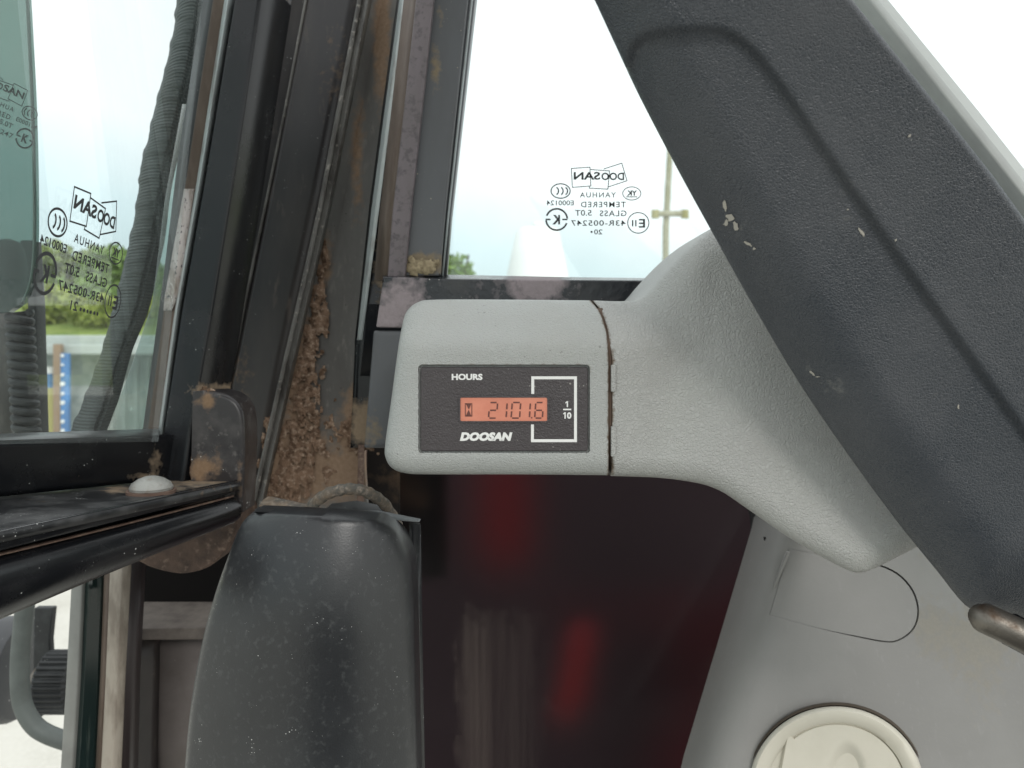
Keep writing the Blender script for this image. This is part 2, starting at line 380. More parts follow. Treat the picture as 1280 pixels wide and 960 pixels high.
M_seal = mat('ribbed_rubber_seal', (.085, .098, .097), .6, .35, layers=[('noise', 100, .4, .75, (.11, .125, .12), .8), ('wave', 95, .55, .9, (.03, .035, .035), None, (1, 1, 2), .5)],
             bumps=[('wave', 180, .5, .001, (1.0, 1, 1)), ('noise', 500, .35, .001)])
M_mud = mat('dry_caked_mud', (.25, .165, .115), 1, .02, layers=[('noise', 170, .45, .62, (.11, .07, .048)), ('noise', 420, .5, .66, (.40, .30, .225))], bumps=[('noise', 500, .8, .0025)])
M_cover = mat('dusty_black_cover', (.013, .014, .016), .34, .6, layers=[('noise', 22, .4, .75, (.03, .033, .035), .40, (1, 1, .7), .8), ('noise', 400, .55, .8, (.085, .09, .09), .6, None, .5), ('speck', 1008, 0.47, 0.53, WHITE_SPK, .9)], bumps=[('fine', 1800, .12, .0003)])
M_console = mat('satin_grey_plastic', (.175, .172, .162), .42, .45, dirt=(300, (.20, .19, .165), (.265, .25, .22)),
                layers=[('noise', 300, .6, .75, (.235, .235, .225), None, (1.4, 1, .5), .5), ('noise', 20, .4, .7, (.20, .197, .186))], bumps=[('fine', 900, .08, .0003)])
M_gap = mat('dark_void', (.008, .007, .007), .9, .1)
M_cream = mat('cream_plastic', (.56, .535, .455), .4, .45, layers=[('noise', 40, .45, .75, (.50, .475, .395))], bumps=[('fine', 900, .05, .0003)])
M_steel = mat('worn_steel', (.17, .155, .135), .45, .5, metal=.85, layers=[('noise', 140, .52, .7, (.10, .07, .05), .6)], bumps=[('noise', 250, .3, .001)])
M_zinc = mat('chalky_zinc', (.33, .33, .31), .45, .5, metal=.3, layers=[('noise', 250, .5, .7, (.27, .25, .22), .8)], bumps=[('noise', 350, .4, .0012)])
M_hose = mat('dusty_hose_rubber', (.10, .095, .085), .8, .3, layers=[('noise', 160, .4, .65, (.19, .145, .105)), ('noise', 500, .5, .7, (.26, .22, .18))], bumps=[('noise', 400, .4, .0015)])
M_flake = mat('dried_paint_flake', (.40, .375, .33), .8)
M_clip = mat('dark_seam_dirt', (.10, .065, .045), .8)
M_rust = mat('dusty_rusty_steel', (.17, .115, .09), .7, .3, layers=[('noise', 120, .4, .7, (.10, .06, .045)), ('noise', 400, .55, .7, (.26, .19, .14))], bumps=[('noise', 300, .3, .0015)])
M_lug = mat('grimy_brown_lug', (.10, .065, .048), .65, .3, layers=[('noise', 90, .4, .65, (.05, .033, .026)), ('noise', 300, .55, .7, (.17, .12, .09))], bumps=[('noise', 260, .4, .0015)])
M_recess = mat('dull_brown_panel', (.17, .15, .142), .6, .3, layers=[('noise', 50, .4, .7, (.13, .115, .105)), ('speck', 288, .42, .47, (.5, .48, .44), .9)], bumps=[('noise', 200, .1, .001)])
G_clear = glassmat('clear_window_glass', (.94, .97, .965), dust=.05)
G_dirty = glassmat('dusty_window_glass', (.72, .80, .78), dust=.3, dcol=(.42, .44, .40))
G_tint = glassmat('green_tinted_glass', (.40, .50, .465), dust=.12, dcol=(.42, .5, .47))

# ---------------------------------------------------------------- text and marks
def text_polys(s, bold=0.0, shear=0.0, space=1.0):
    cu = bpy.data.curves.new('t', 'FONT'); cu.body = s; cu.size = 1; cu.offset = bold; cu.shear = shear; cu.resolution_u = 3; cu.space_character = space
    o = bpy.data.objects.new('t', cu); C.objects.link(o)
    dg = bpy.context.evaluated_depsgraph_get(); me = bpy.data.meshes.new_from_object(o.evaluated_get(dg))
    v = np.array([tuple(x.co)[:2] for x in me.vertices]); f = [tuple(p.vertices) for p in me.polygons]
    bpy.data.objects.remove(o); bpy.data.curves.remove(cu); bpy.data.meshes.remove(me)
    return v, f
class Flat:
    """flat print collected in page units, then mapped onto a surface"""
    def __init__(s): s.v = []; s.f = []
    def add(s, v, f):
        b = len(s.v); s.v += [tuple(p) for p in v]; s.f += [tuple(i+b for i in q) for q in f]
    def text(s, t, x0, x1, y0, y1, mirror=False, bold=0.0, shear=0.0, space=1.0, skew=0):
        v, f = text_polys(t, bold, shear, space); lo = v.min(0); hi = v.max(0)
        u = (v-lo)/(hi-lo)
        x = x1-(x1-x0)*u[:, 0] if mirror else x0+(x1-x0)*u[:, 0]
        y = y1-(y1-y0)*u[:, 1]+skew*(u[:, 0])
        s.add(np.stack([x, y], 1), f)
    def line(s, pts, w, closed=False):
        p = [np.array(q, float) for q in pts]; n = len(p); L = []; Rr = []
        for i in range(n):
            a = p[i-1] if (i > 0 or closed) else None; b = p[(i+1) % n] if (i < n-1 or closed) else None
            d1 = (p[i]-a)/np.hypot(*(p[i]-a)) if a is not None else None; d2 = (b-p[i])/np.hypot(*(b-p[i])) if b is not None else None
            if d1 is None: d1 = d2
            if d2 is None: d2 = d1
            n1 = np.array([-d1[1], d1[0]]); n2 = np.array([-d2[1], d2[0]]); m_ = n1+n2; m_ = m_/(np.hypot(*m_)+1e-9); k = w/2/max(.35, float(m_@n1))
            L.append(p[i]+m_*k); Rr.append(p[i]-m_*k)
        s.add(L+Rr, [(i, (i+1) % n, n+(i+1) % n, n+i) for i in range(n if closed else n-1)])
    def arc(s, cx, cy, rx, ry, a0, a1, w, n=28):
        n = max(13, n)
        s.line([(cx+rx*math.cos(R(lerp(a0, a1, k/n))), cy+ry*math.sin(R(lerp(a0, a1, k/n)))) for k in range(n+1)], w)
    def poly(s, pts): s.add(pts, [tuple(range(len(pts)))])
    def build(s, name, fmap, m, parent):
        bm = bmesh.new(); vs = [bm.verts.new(fmap(x, y)) for x, y in s.v]
        for f in s.f:
            if len(set(f)) == len(f):
                try: bm.faces.new([vs[i] for i in f])
                except ValueError: pass
        return obj(name, bm, m, parent, smooth=False)
def approval_mark(last, bold=.012, k=1.0):
    """the safety glass approval print, seen from the back (mirrored)"""
    g = Flat(); W = 8*k
    g.line([(408, 155), (583, 143), (592, 320), (418, 333)], W, True)
    g.line([(588, 165), (768, 178), (752, 350), (576, 340), (578, 325)], W)
    g.line([(712, 160), (883, 105), (932, 270), (757, 328)], W)
    g.text('DOO', 690, 905, 193, 266, True, bold+.02); g.text('SAN', 430, 680, 187, 262, True, bold+.02)
    g.arc(307, 367, 90, 68, 0, 360, 11*k)
    for cx in (275, 318, 360): g.arc(cx-12, 367, 24, 34, -80, 80, 13*k)
    g.text('YANHUA', 488, 828, 380, 428, True, bold, space=1.25)
    g.arc(977, 390, 85, 62, 0, 360, 8*k); g.text('YK', 930, 1026, 362, 412, True, bold+.03); g.line([(925, 422), (1028, 422)], 8)
    g.text('TEMPERED', 498, 922, 468, 520, True, bold, space=1.2); g.text('E000124', 175, 430, 455, 502, True, bold)
    g.text('GLASS', 675, 928, 550, 605, True, bold, space=1.15); g.text('5.0T', 442, 600, 545, 600, True, bold)
    g.arc(270, 635, 100, 100, 200, 355, 17*k); g.arc(270, 635, 100, 100, 20, 175, 17*k)
    g.text('K', 228, 302, 592, 682, True, bold+.03); g.line([(165, 635), (212, 635)], 15*k); g.line([(322, 635), (372, 635)], 15*k)
    g.text('43R-005247', 405, 920, 642, 695, True, bold, space=1.1)
    g.arc(1038, 667, 100, 97, 0, 360, 9*k); g.text('E', 1042, 1102, 630, 712, True, bold+.01)
    g.line([(985, 640), (985, 700)], 13); g.line([(1015, 640), (1015, 700)], 13)
    if last == '20': g.text('20', 622, 700, 728, 776, True, bold); g.arc(598, 752, 5, 5, 0, 360, 10)
    else:
        g.text('21', 560, 640, 728, 780, True, bold)
        for q in range(6): g.arc(675+q*40, 764, 5, 5, 0, 360, 12)
    return g
def homography(src, dst, affine=False):
    A = []; B = []
    for (x, y), (u, v) in zip(src, dst):
        if affine: A += [[x, y, 1, 0, 0, 0], [0, 0, 0, x, y, 1]]
        else: A += [[x, y, 1, 0, 0, 0, -u*x, -u*y], [0, 0, 0, x, y, 1, -v*x, -v*y]]
        B += [u, v]
    h = np.linalg.lstsq(np.array(A, float), np.array(B, float), rcond=None)[0]
    if affine: h = np.concatenate([h, [0, 0]])
    return lambda x, y: ((h[0]*x+h[1]*y+h[2])/(h[6]*x+h[7]*y+1), (h[3]*x+h[4]*y+h[5])/(h[6]*x+h[7]*y+1))

# ================================================================ THE SETTING
def mesh_grid(x0, x1, y0, y1, nx, ny, zf):
    bm = bmesh.new(); vs = [[bm.verts.new((lerp(x0, x1, i/nx), lerp(y0, y1, j/ny), zf(lerp(x0, x1, i/nx), lerp(y0, y1, j/ny)))) for i in range(nx+1)] for j in range(ny+1)]
    for j in range(ny):
        for i in range(nx): bm.faces.new((vs[j][i], vs[j][i+1], vs[j+1][i+1], vs[j+1][i]))
    return bm
M_yard = mat('pale_concrete', (.52, .51, .46), .8, .3, layers=[('noise', 3, .4, .7, (.44, .43, .38)), ('noise', 40, .5, .7, (.56, .55, .5))], bumps=[('noise', 60, .2, .01)])
M_grass = mat('lime_meadow', (.24, .30, .08), .9, .1, layers=[('noise', .35, .4, .62, (.15, .22, .055)), ('noise', .9, .5, .65, (.31, .35, .13)), ('noise', 4, .5, .65, (.17, .22, .06))], bumps=[('noise', 12, .5, .05)])
tag(obj('yard', mesh_grid(-60, 60, -60, 34, 12, 12, lambda x, y: 0), M_yard, smooth=False), kind='structure')
tag(obj('meadow', mesh_grid(-700, 700, 34, 900, 40, 40, lambda x, y: .004+max(0, min(1, (y-34)/46))*6.6+max(0, y-80)*.004), M_grass), kind='structure')
def leafmat(name, c1, c2):
    return mat(name, c1, .6, .3, layers=[('noise', 1.3, .4, .62, c2)])
M_leafA = leafmat('leaf_green', (.10, .17, .035), (.17, .25, .06)); M_leafB = leafmat('leaf_olive', (.14, .19, .055), (.21, .26, .085))
M_bark = mat('bark', (.09, .07, .05), .9, layers=[('noise', 8, .4, .7, (.05, .04, .03))])
def tree(x, y, z0, h, r, m, label, leaf=.28, n=1500, group=None):
    t = thing('tree', (x, y, z0), label, 'tree', group)
    bm = tube_bm([(x, y, z0-.3), (x+.05, y, z0+h*.35), (x, y+.05, z0+h*.8)], [h*.035, h*.025, h*.008], 8)
    for k in range(5):
        a = k*1.26; tube_bm([(x, y, z0+h*(.3+.08*k)), (x+math.cos(a)*r*.6, y+math.sin(a)*r*.6, z0+h*(.5+.08*k))], [h*.012, h*.004], 6, bm)
    obj('trunk', bm, M_bark, t)
    bm = bmesh.new(); cl = [(rng.normal(0, r*.45), rng.normal(0, r*.45), h*(.18+.66*rng.random()), r*(.3+.3*rng.random())) for _ in range(11)]
    for k in range(n):
        cx, cy, cz, cr = cl[k % 11]; v = rng.normal(0, 1, 3); v *= cr*(.6+.4*rng.random())/np.linalg.norm(v)
        c = Vector((x+cx+v[0], y+cy+v[1], z0+cz+v[2]*.8)); a = Vector(rng.normal(0, 1, 3)).normalized(); b = a.orthogonal().normalized(); s = leaf*(.6+.8*rng.random())
        bm.faces.new([bm.verts.new(c+a*s), bm.verts.new(c+b*s*.5), bm.verts.new(c-a*s), bm.verts.new(c-b*s*.5)])
    obj('crown', bm, m, t, smooth=False)
lab = ['bushy olive tree beyond the field, behind the left pane print', 'taller olive tree beyond the field, right of the first through the left pane', 'low pale tree at the field edge beside the rubber seal', 'olive tree beyond the field next to the coiled cable']
for k, (px, d, h, r) in enumerate(((75, 86, 5.6, 4.6), (115, 90, 6.3, 5.0), (160, 84, 4.2, 4.6), (38, 88, 5.6, 4.6))):
    p = P(px, 400, d); tree(p.x, d, 6.55, h, r, M_leafB if k != 2 else M_leafA, lab[k], .5, 1600, 'trees beyond the field')
M_leafC = leafmat('leaf_lime', (.20, .25, .05), (.28, .31, .08))
for k, (px, d, h, r) in enumerate(((60, 58, 2.6, 2.2), (98, 64, 3.0, 2.8), (132, 56, 2.2, 2.4), (168, 62, 2.6, 2.4))):
    p = P(px, 400, d); tree(p.x, d, (d-34)/46*6.6, h, r, M_leafC if k % 2 == 0 else M_leafA, ('small lime shrub on the meadow beside the black post', 'wide green shrub in the middle of the meadow', 'low lime shrub on the meadow left of the rubber seal', 'green shrub on the meadow hidden partly by the rubber seal')[k], .3, 900, 'shrubs on the meadow')
p = P(585, 345, 24); tree(p.x-.2, 24, 0, 5.6, 1.35, M_leafA, 'small bright green tree low in the right window', .13, 1500)
# white tank made up for a pale window reflection, pole with a crossarm
p = P(672, 345, 26); bm = tube_bm([(p.x, 26, 0), (p.x, 26, 4.1), (p.x, 26, 5.62), (p.x, 26, 5.75), (p.x, 26, 5.8)], [1.05, 1.03, .72, .62, .2], 32)
M_white = mat('plain_white_paint', (.82, .83, .82), .5, layers=[('noise', 2, .4, .7, (.78, .79, .78))])
t = thing('white_stand_in', (p.x, 26, 0), 'made-up pale tapered tank for the white reflection in the right window', 'tank'); obj('shell', bm, M_white, t)
obj('hatch', tube_bm([(p.x, 26, 5.84), (p.x, 26, 5.95)], [.2, .2], 16), M_white, t)
t = thing('crossarm_pole', P(832, 345, 9)*1, 'slim olive pole with a short crossarm outside the right window', 'pole'); t.location.z = 0
M_pole = mat('olive_galvanised', (.33, .32, .22), .6, layers=[('noise', 20, .4, .7, (.25, .24, .15))])
q = P(830, 345, 9); obj('post', tube_bm([(q.x, 9, 0), (q.x+.02, 9, H+1.3), (q.x+.09, 9, H+2.6)], [.04, .036, .03], 12), M_pole, t)
obj('crossarm', tube_bm([(P(816, 268, 9).x, 8.95, P(0, 268, 9).z), (P(857, 268, 9).x, 8.95, P(0, 268, 9).z)], .034, 10), M_pole, t)
for px in (818, 855): obj('insulator', tube_bm([(P(px, 268, 9).x, 8.95, P(0, 268, 9).z-.05), (P(px, 268, 9).x, 8.95, P(0, 268, 9).z+.04)], .045, 10), mat('insulator', (.3, .28, .12), .4), t)
# the trailer and barrels seen low through the door pane
M_tgrey = mat('pale_grey_sheet', (.42, .46, .44), .5, layers=[('noise', 4, .4, .7, (.36, .39, .37))]); M_tblue = mat('blue_drum_paint', (.08, .18, .36), .4, layers=[('noise', 6, .4, .7, (.10, .28, .58))])
M_wood = mat('raw_timber', (.30, .23, .17), .8, layers=[('noise', 20, .4, .7, (.28, .18, .10), None, (4, 4, .4))])
TD = 9.0
t = thing('trailer', P(95, 500, TD), 'pale grey covered trailer parked beyond the open door', 'trailer'); t.location.z = 0
def wbox(x0, x1, y0, y1, z0, z1, bm=None):
    bm = bm or bmesh.new(); v = [bm.verts.new((x, y, z)) for z in (z0, z1) for y in (y0, y1) for x in (x0, x1)]
    for f in ((0, 2, 3, 1), (4, 5, 7, 6), (0, 1, 5, 4), (1, 3, 7, 5), (3, 2, 6, 7), (2, 0, 4, 6)): bm.faces.new([v[i] for i in f])
    return bm
xa, xb = P(-60, 0, TD).x, P(250, 0, TD).x; zr = P(0, 419, TD).z
obj('roof', wbox(xa, xb, TD, TD+1.8, zr-.14, zr), M_tgrey, t, bevel=.02); obj('gutter', wbox(xa, xb, TD-.06, TD-.003, zr-.22, zr-.10), M_tgrey, t, bevel=.02)
obj('body', wbox(xa, xb, TD+.5, TD+1.8, .55, zr-.142), mat('trailer_body', (.30, .35, .33), .5, layers=[('noise', 5, .4, .65, (.46, .50, .48))]), t)
for k in range(7):
    x = P(95+k*16, 0, TD).x; obj('body_rib', wbox(x, x+.05, TD+.44, TD+.498, .6, zr-.25), M_tgrey, t, bevel=.01)
obj('deck', wbox(xa, xb, TD, TD+1.8, .4, .548), M_tgrey, t)
for xw in (lerp(xa, xb, .3), lerp(xa, xb, .55)): obj('wheel', tube_bm([(xw, TD-.02, .33), (xw, TD+.18, .33)], .33, 20), M_rubber, t)
t2 = thing('blue_drum', P(57, 470, TD+.2), 'blue plastic drum with white lid on the trailer deck', 'drum')
x = P(57, 0, TD+.2).x; t2.location.z = .55
obj('barrel', tube_bm([(x, TD+.2, .55), (x, TD+.2, 1.0), (x, TD+.2, 1.02), (x, TD+.2, 1.62), (x, TD+.2, 1.66)], [.085, .09, .092, .09, .08], 20), M_tblue, t2); obj('lid', tube_bm([(x, TD+.2, 1.661), (x, TD+.2, 1.74)], .085, 20), M_white, t2)
x = P(73, 0, TD-.16).x; tag(obj('timber_post', wbox(x-.04, x+.04, TD-.2, TD-.12, 0, 2.0), M_wood, bevel=.008), 'raw timber post beside the blue marker pole', 'post')
x = P(82, 0, TD-.3).x; t3 = thing('marker_pole', (x, TD-.3, 0), 'blue marker pole with white dots by the trailer', 'pole')
obj('shaft', tube_bm([(x, TD-.3, 0), (x, TD-.3, 1.90)], .05, 12), M_tblue, t3)
for k in range(12): obj('reflector', tube_bm([(x, TD-.37, .75+k*.1+.03*random.random()), (x, TD-.348, .77+k*.1)], .012+.012*random.random(), 8), M_white, t3)
for k, (px, c, lb) in enumerate(((63, (.34, .32, .12), 'small yellow bucket beside the timber post'), (55, (.45, .12, .06), 'small red bucket left of the yellow one'))):
    x = P(px, 0, TD+.1).x; tag(obj('bucket', tube_bm([(x, TD+.1, .55), (x, TD+.1, 1.5-.25*k)], [.05, .06], 16), mat('bucket_plastic_%s' % 'ab'[k], c, .5)), lb, 'bucket')

# ================================================================ THE CAB
M_liner = mat('grey_headliner', (.12, .12, .12), .9, .2); M_floor = mat('black_floor_mat', (.03, .03, .03), .8, .3, bumps=[('noise', 60, .3, .003)])
sh = thing('cab_shade_shell', (0, -.4, H-.9), 'unseen cab roof, floor and seat wall added to shade the cab', 'cab')  # unseen shell, roof cut short so the sun passes behind it
obj('roof', wbox(-.35, .95, -.42, .10, H+.42, H+.46), M_liner, sh, bevel=.01)
obj('floor', wbox(-.30, .95, -1.05, .36, H-.95, H-.90), M_floor, sh, bevel=.01)
obj('rear_wall', wbox(-.35, .95, -1.10, -1.051, H-.90, H-.20), M_liner, sh, bevel=.01)
# ---------------------------------------------------------------- hour meter in its grey housing
DM = .27; U = DM/F
EDGE_H = smoothpts([(738, 375.5), (640, 374.5), (545, 374.5), (522, 378), (508, 390), (502, 410), (497, 440), (489, 500), (481.5, 555), (482, 572), (490, 585), (507, 591.5), (540, 593), (650, 593), (760.5, 594)], 5)
SEAM = smoothpts([(738, 375.5), (748, 388), (755, 405), (759, 425), (760.5, 455), (760.5, 520), (760.5, 594)], 5)
OUT_H = EDGE_H+SEAM[::-1][1:-1]
RI = roundrect(524.0, 457.0, 736.4, 565.6, 4); RO = roundrect(522.6, 455.6, 737.8, 567.0, 5)
def softplus(x, k): return np.logaddexp(0, x/k)*k
def d_house(X, Y):
    s = segdist(X, Y, EDGE_H); s2 = segdist(X, Y, SEAM)
    px_ = rnd(s, 24)*.95+rnd(s2, 3)*.6+softplus(430-Y, 5)*.85+sstep(X, 540, 490)*3
    rec = inside(X, Y, RI) | (segdist(X, Y, RI, True) < .3)
    return DM+px_*U+np.where(rec, 7*U, 0)
hm = thing('hour_meter', P(620, 595, DM), 'grey plastic hour meter with charcoal faceplate and salmon display', 'hour meter')
obj('housing', field_bm(OUT_H, d_house, 6, 2.2, EDGE_H+SEAM[::-1], 28, loops=[RI, RO], skirt=.075, dirt=lambda X, Y: .5*np.exp(-segdist(X, Y, SEAM)/2.2)+.3*np.exp(-segdist(X, Y, RO, True)/1.6)*(Y < 470)+.12*np.exp(-segdist(X, Y, EDGE_H)/14)*(Y > 540)), M_house, hm, sharp=50)
fp = slab('faceplate', [(x, y, DM+.0004) for x, y in roundrect(525.6, 458.6, 734.8, 564.0, 3)], .0015, M_face, hm, bevel=.0003)
zc = lambda x, y: (500+x/4.923, 430+y/4.923)
dm = lambda off: (lambda x, y: P(*zc(x, y), DM+.0004-off))
g = Flat()
g.text('HOURS', 318, 508, 183, 222, bold=.045); g.text('DOOSAN', 368, 692, 543, 597, bold=.07, shear=.22)
g.poly([(1026, 352), (1034, 352), (1034, 388), (1026, 388)]); g.poly([(1026, 352.5), (1026, 361), (1018, 366), (1018, 359)]); g.line([(1004, 403), (1054, 403)], 9); g.text('0', 1027, 1055, 420, 460, bold=.04); g.poly([(1012, 420), (1020, 420), (1020, 460), (1012, 460)]); g.poly([(1012, 420.5), (1012, 429), (1004, 434), (1004, 427)])
g.build('lettering', dm(.00012), M_print, fp)
g = Flat(); g.line([(817, 307), (817, 208), (1080, 208), (1080, 595), (815, 595), (815, 495)], 18); g.build('bracket_mark', dm(.00012), M_print, fp)
ds = slab('display', [(*zc(x, y), DM+.0001) for x, y in roundrect(368, 325, 910, 478, 10)], .0012, M_lcd, hm, bevel=.0002)
fr_ = bmesh.new()
oo = roundrect(362, 319, 916, 484, 14); ii = roundrect(372, 330, 906, 474, 8)
va = [fr_.verts.new(P(*zc(*p), DM-.0002)) for p in oo]; vb = [fr_.verts.new(P(*zc(*p), DM-.0002)) for p in ii]; vc = [fr_.verts.new(P(*zc(*p), DM+.00025)) for p in ii]; vd = [fr_.verts.new(P(*zc(*p), DM+.0008)) for p in oo]
for i in range(len(oo)):
    j = (i+1) % len(oo)
    fr_.faces.new((va[i], va[j], vb[j], vb[i])); fr_.faces.new((vb[i], vb[j], vc[j], vc[i])); fr_.faces.new((va[j], va[i], vd[i], vd[j]))
obj('display_rim', fr_, M_face, hm, smooth=False)
SEGS = {'2': 'abged', '1': 'bc', '0': 'abcdef', '6': 'acdefg'}
def digit(ch, x0, x1, y0=360, y1=456, wd=9):
    g = Flat(); ym = (y0+y1)/2; sk = lambda x, y: (x+(y1-y)*.07, y)
    pos = {'a': ((x0, y0), (x1, y0)), 'b': ((x1, y0), (x1, ym)), 'c': ((x1, ym), (x1, y1)), 'd': ((x0, y1), (x1, y1)), 'e': ((x0, ym), (x0, y1)), 'f': ((x0, y0), (x0, ym)), 'g': ((x0, ym), (x1, ym))}
    for s_ in SEGS[ch]:
        a, b = pos[s_]; a = np.array(a); b = np.array(b); v = (b-a)/np.hypot(*(b-a)); a = a+v*6; b = b-v*6
        g.line([sk(*a), sk(*b)], wd)
    g.build('digit', lambda x, y: P(*zc(x, y), DM-.00005), M_seg, ds)
for ch, a, b in (('2', 545, 594), ('1', 620, 653), ('0', 684, 736), ('1', 764, 796), ('6', 829, 876)): digit(ch, a, b)
g = Flat(); g.poly([(806, 450), (814, 450), (814, 458), (806, 458)]); g.build('decimal_point', lambda x, y: P(*zc(x, y), DM-.00005), M_seg, ds)
g = Flat(); g.line([(402, 367), (442, 367), (442, 444), (402, 444)], 5, True); g.poly([(405, 368), (439, 368), (424, 403)]); g.poly([(422, 405), (405, 443), (439, 443)])
g.build('hourglass_icon', lambda x, y: P(*zc(x, y), DM-.00005), M_seg, ds)

# ---------------------------------------------------------------- dark diagonal pillar trim
TL = smoothpts([(700, -90), (733, -20), (745, 4), (770, 58), (800, 122), (845, 208), (890, 290), (945, 388), (1000, 480), (1060, 568), (1120, 650), (1170, 712), (1206, 756), (1228, 763), (1262, 768), (1310, 782)], 4)
TR = [(1420, 815), (1420, 480), (1290, 287), (1240, 218), (1180, 142), (1120, 68), (1064, -2), (1000, -90)]
OUT_T = TL+TR
PAD = smoothpts([(786, 84), (792, 60), (808, 45), (840, 37), (880, 34), (910, 40), (938, 62), (970, 100), (1030, 188), (1100, 290), (1180, 402), (1290, 555), (1400, 705)], 4)
PADP = PAD+[(1420, 820), (1290, 820)]+[(p[0]-30, p[1]+8) for p in TL[::-1] if p[1] > 80]
DT = .215; UT = DT/F
def d_trim(X, Y):
    s = segdist(X, Y, TL); q = np.clip(1-s/95, 0, 1)
    p_ = segdist(X, Y, PAD); inn = inside(X, Y, PADP)
    sgn = np.where(inn, p_, -p_)
    step = sstep(sgn, -8, 8)*11*sstep(Y, 20, 60)
    ridge = np.exp(-((sgn+14)/14)**2)*-1.2
    tr = segdist(X, Y, TR)
    return DT+(6*np.clip(1-s/9, 0, 1)**2+q*q*60+step+ridge+6*np.clip(1-tr/8, 0, 1)**2)*UT+(Y-300)*.00006
pt = thing('pillar_trim', P(1240, 790, .24), 'wide dark charcoal pillar trim running diagonally, scuffed with pale flakes', 'trim panel')
obj('trim_body', field_bm(OUT_T, d_trim, 6, 2.0, [TL, TR, PAD], 13, loops=[], skirt=0, bdstep=2, dirt=blobs([(1045, 484, 22, 18, .34), (1010, 462, 6, 14, .3), (928, 292, 16, 30, .22), (1060, 300, 40, 60, .12), (1180, 520, 60, 120, .14), (1130, 690, 40, 60, .12), (960, 110, 14, 40, .12), (1060, 240, 14, 60, .14)])), M_trim, pt, sharp=70, solid=.002)
def flake(pts, name='paint_flake'):
    X = np.array([p[0] for p in pts], float); Y = np.array([p[1] for p in pts], float); D = d_trim(X, Y)
    bm = slab_bm([(x, y, d-.00025) for x, y, d in zip(X, Y, D)], .0012); return obj(name, bm, M_flake, pt, smooth=False)
def jag(cx, cy, rx, ry, rot, n=11):
    pts = []
    for k in range(n):
        a = 2*math.pi*k/n; r_ = .45+.75*random.random(); x, y = rx*r_*math.cos(a), ry*r_*math.sin(a); c_, s_ = math.cos(R(rot)), math.sin(R(rot)); pts.append((cx+x*c_-y*s_, cy+x*s_+y*c_))
    flake(pts)
for a_ in ((914, 272, 8, 5, 20), (920, 283, 3.5, 7, -10), (908, 278, 3, 5, 30), (906, 257, 2.2, 7, -12), (936, 305, 6, 2, 30), (943, 311, 2.5, 2, 0), (1077, 290, 2.2, 6, -30), (1137, 170, 3.4, 1.5, -30), (1016, 467, 4.5, 1.6, 40), (1022, 471, 4, 1.2, 0), (1198, 509, 1.4, 3, 0), (1060, 262, 1.6, 1.2, 0), (1120, 300, 1.5, 1.5, 0)): jag(*a_)
# pale rubber edging between trim and windscreen
ws = thing('windscreen', P(1280, 300, .30), 'pale bright windscreen edge behind the dark diagonal trim', 'window')
loft('edge_strip', [[(985, -90, .243), (1020, -90, .238)], [(1055, 0, .243), (1088, 0, .238)], [(1170, 140, .243), (1198, 140, .238)], [(1290, 290, .243), (1316, 290, .238)], [(1400, 430, .243), (1424, 430, .238)]], mat('pale_grey_rubber', (.47, .49, .47), .5, layers=[('noise', 60, .4, .7, (.40, .41, .40))]), ws, solid=.004, bevel=.0006)
loft('outer_seal', [[(1010, -90, .250), (1052, -90, .256)], [(1080, 0, .250), (1112, 0, .256)], [(1190, 140, .250), (1226, 140, .256)], [(1308, 290, .250), (1344, 290, .256)], [(1400, 420, .25), (1450, 420, .256)]], mat('light_grey_seal', (.60, .62, .60), .5), ws, solid=.004, bevel=.0008)
slab('pane', [(1000, -120, .262), (1900, -120, .262), (1900, 700, .262), (1560, 700, .262)], .004, G_clear, ws, bevel=0)
# pivot bolt at the trim's lower end
bt = thing('pivot_pin', P(1250, 790, .235), 'worn steel pin end under the tip of the dark trim', 'pin')
PB = [P(*q) for q in smoothpts([(1224, 768, .249), (1230, 772, .247), (1264, 788, .244), (1310, 812, .242)], 4)]
obj('shaft', tube_bm(PB, [.0006, .0022, .0036, .0044]+[.0047]*(len(PB)-4), 20), M_steel, bt)
obj('collar', tube_bm([P(1262, 786, .252), P(1330, 822, .25)], .0052, 20), M_black, bt)

# ---------------------------------------------------------------- grey bracket cover joining meter and pillar
G_TOP = smoothpts([(741, 375.5), (775, 376.5), (798, 374), (812, 363), (830, 342), (860, 311), (893, 284), (930, 262)], 5)
G_BOT = smoothpts([(1180, 668), (1150, 682), (1118, 698), (1092, 711), (1074, 716), (1056, 711), (1020, 692), (980, 668), (945, 643), (915, 622), (890, 609), (862, 602), (820, 597), (763.5, 595)], 5)
G_SEAM = [(x+2.8+2.2*float(sstep(y, 425, 450)), y) for x, y in SEAM]
OUT_G = G_TOP+[(960, 300), (1010, 400), (1060, 480), (1130, 575), (1190, 640)]+G_BOT+[p for p in G_SEAM[::-1]][1:-1]
def d_cover(X, Y):
    st = segdist(X, Y, G_TOP); sb = segdist(X, Y, G_BOT); ss = segdist(X, Y, G_SEAM)
    left = 1-sstep(X, 770, 880)
    slope = softplus(430-Y, 6)*.85*left
    vert = softplus((X-1035)*.9+(690-Y)*-.0, 30)*0
    flare = -sstep(X+(Y-470)*.15, 800, 960)*22           # swells towards the pillar
    hollow = np.exp(-(((X-845)/45)**2+((Y-440)/130)**2))*7
    topround = rnd(st, 34)*(1-left*.45); botround = rnd(sb, 26)
    back = softplus(X-1080, 25)*.25
    return DM+(topround+botround+rnd(ss, 3)*.6+slope+flare+hollow+back+8*sstep(X, 800, 900))*U
gc = thing('grey_cover', P(930, 716, DM), 'leather grained grey plastic cover flaring from the meter to the pillar', 'cover')
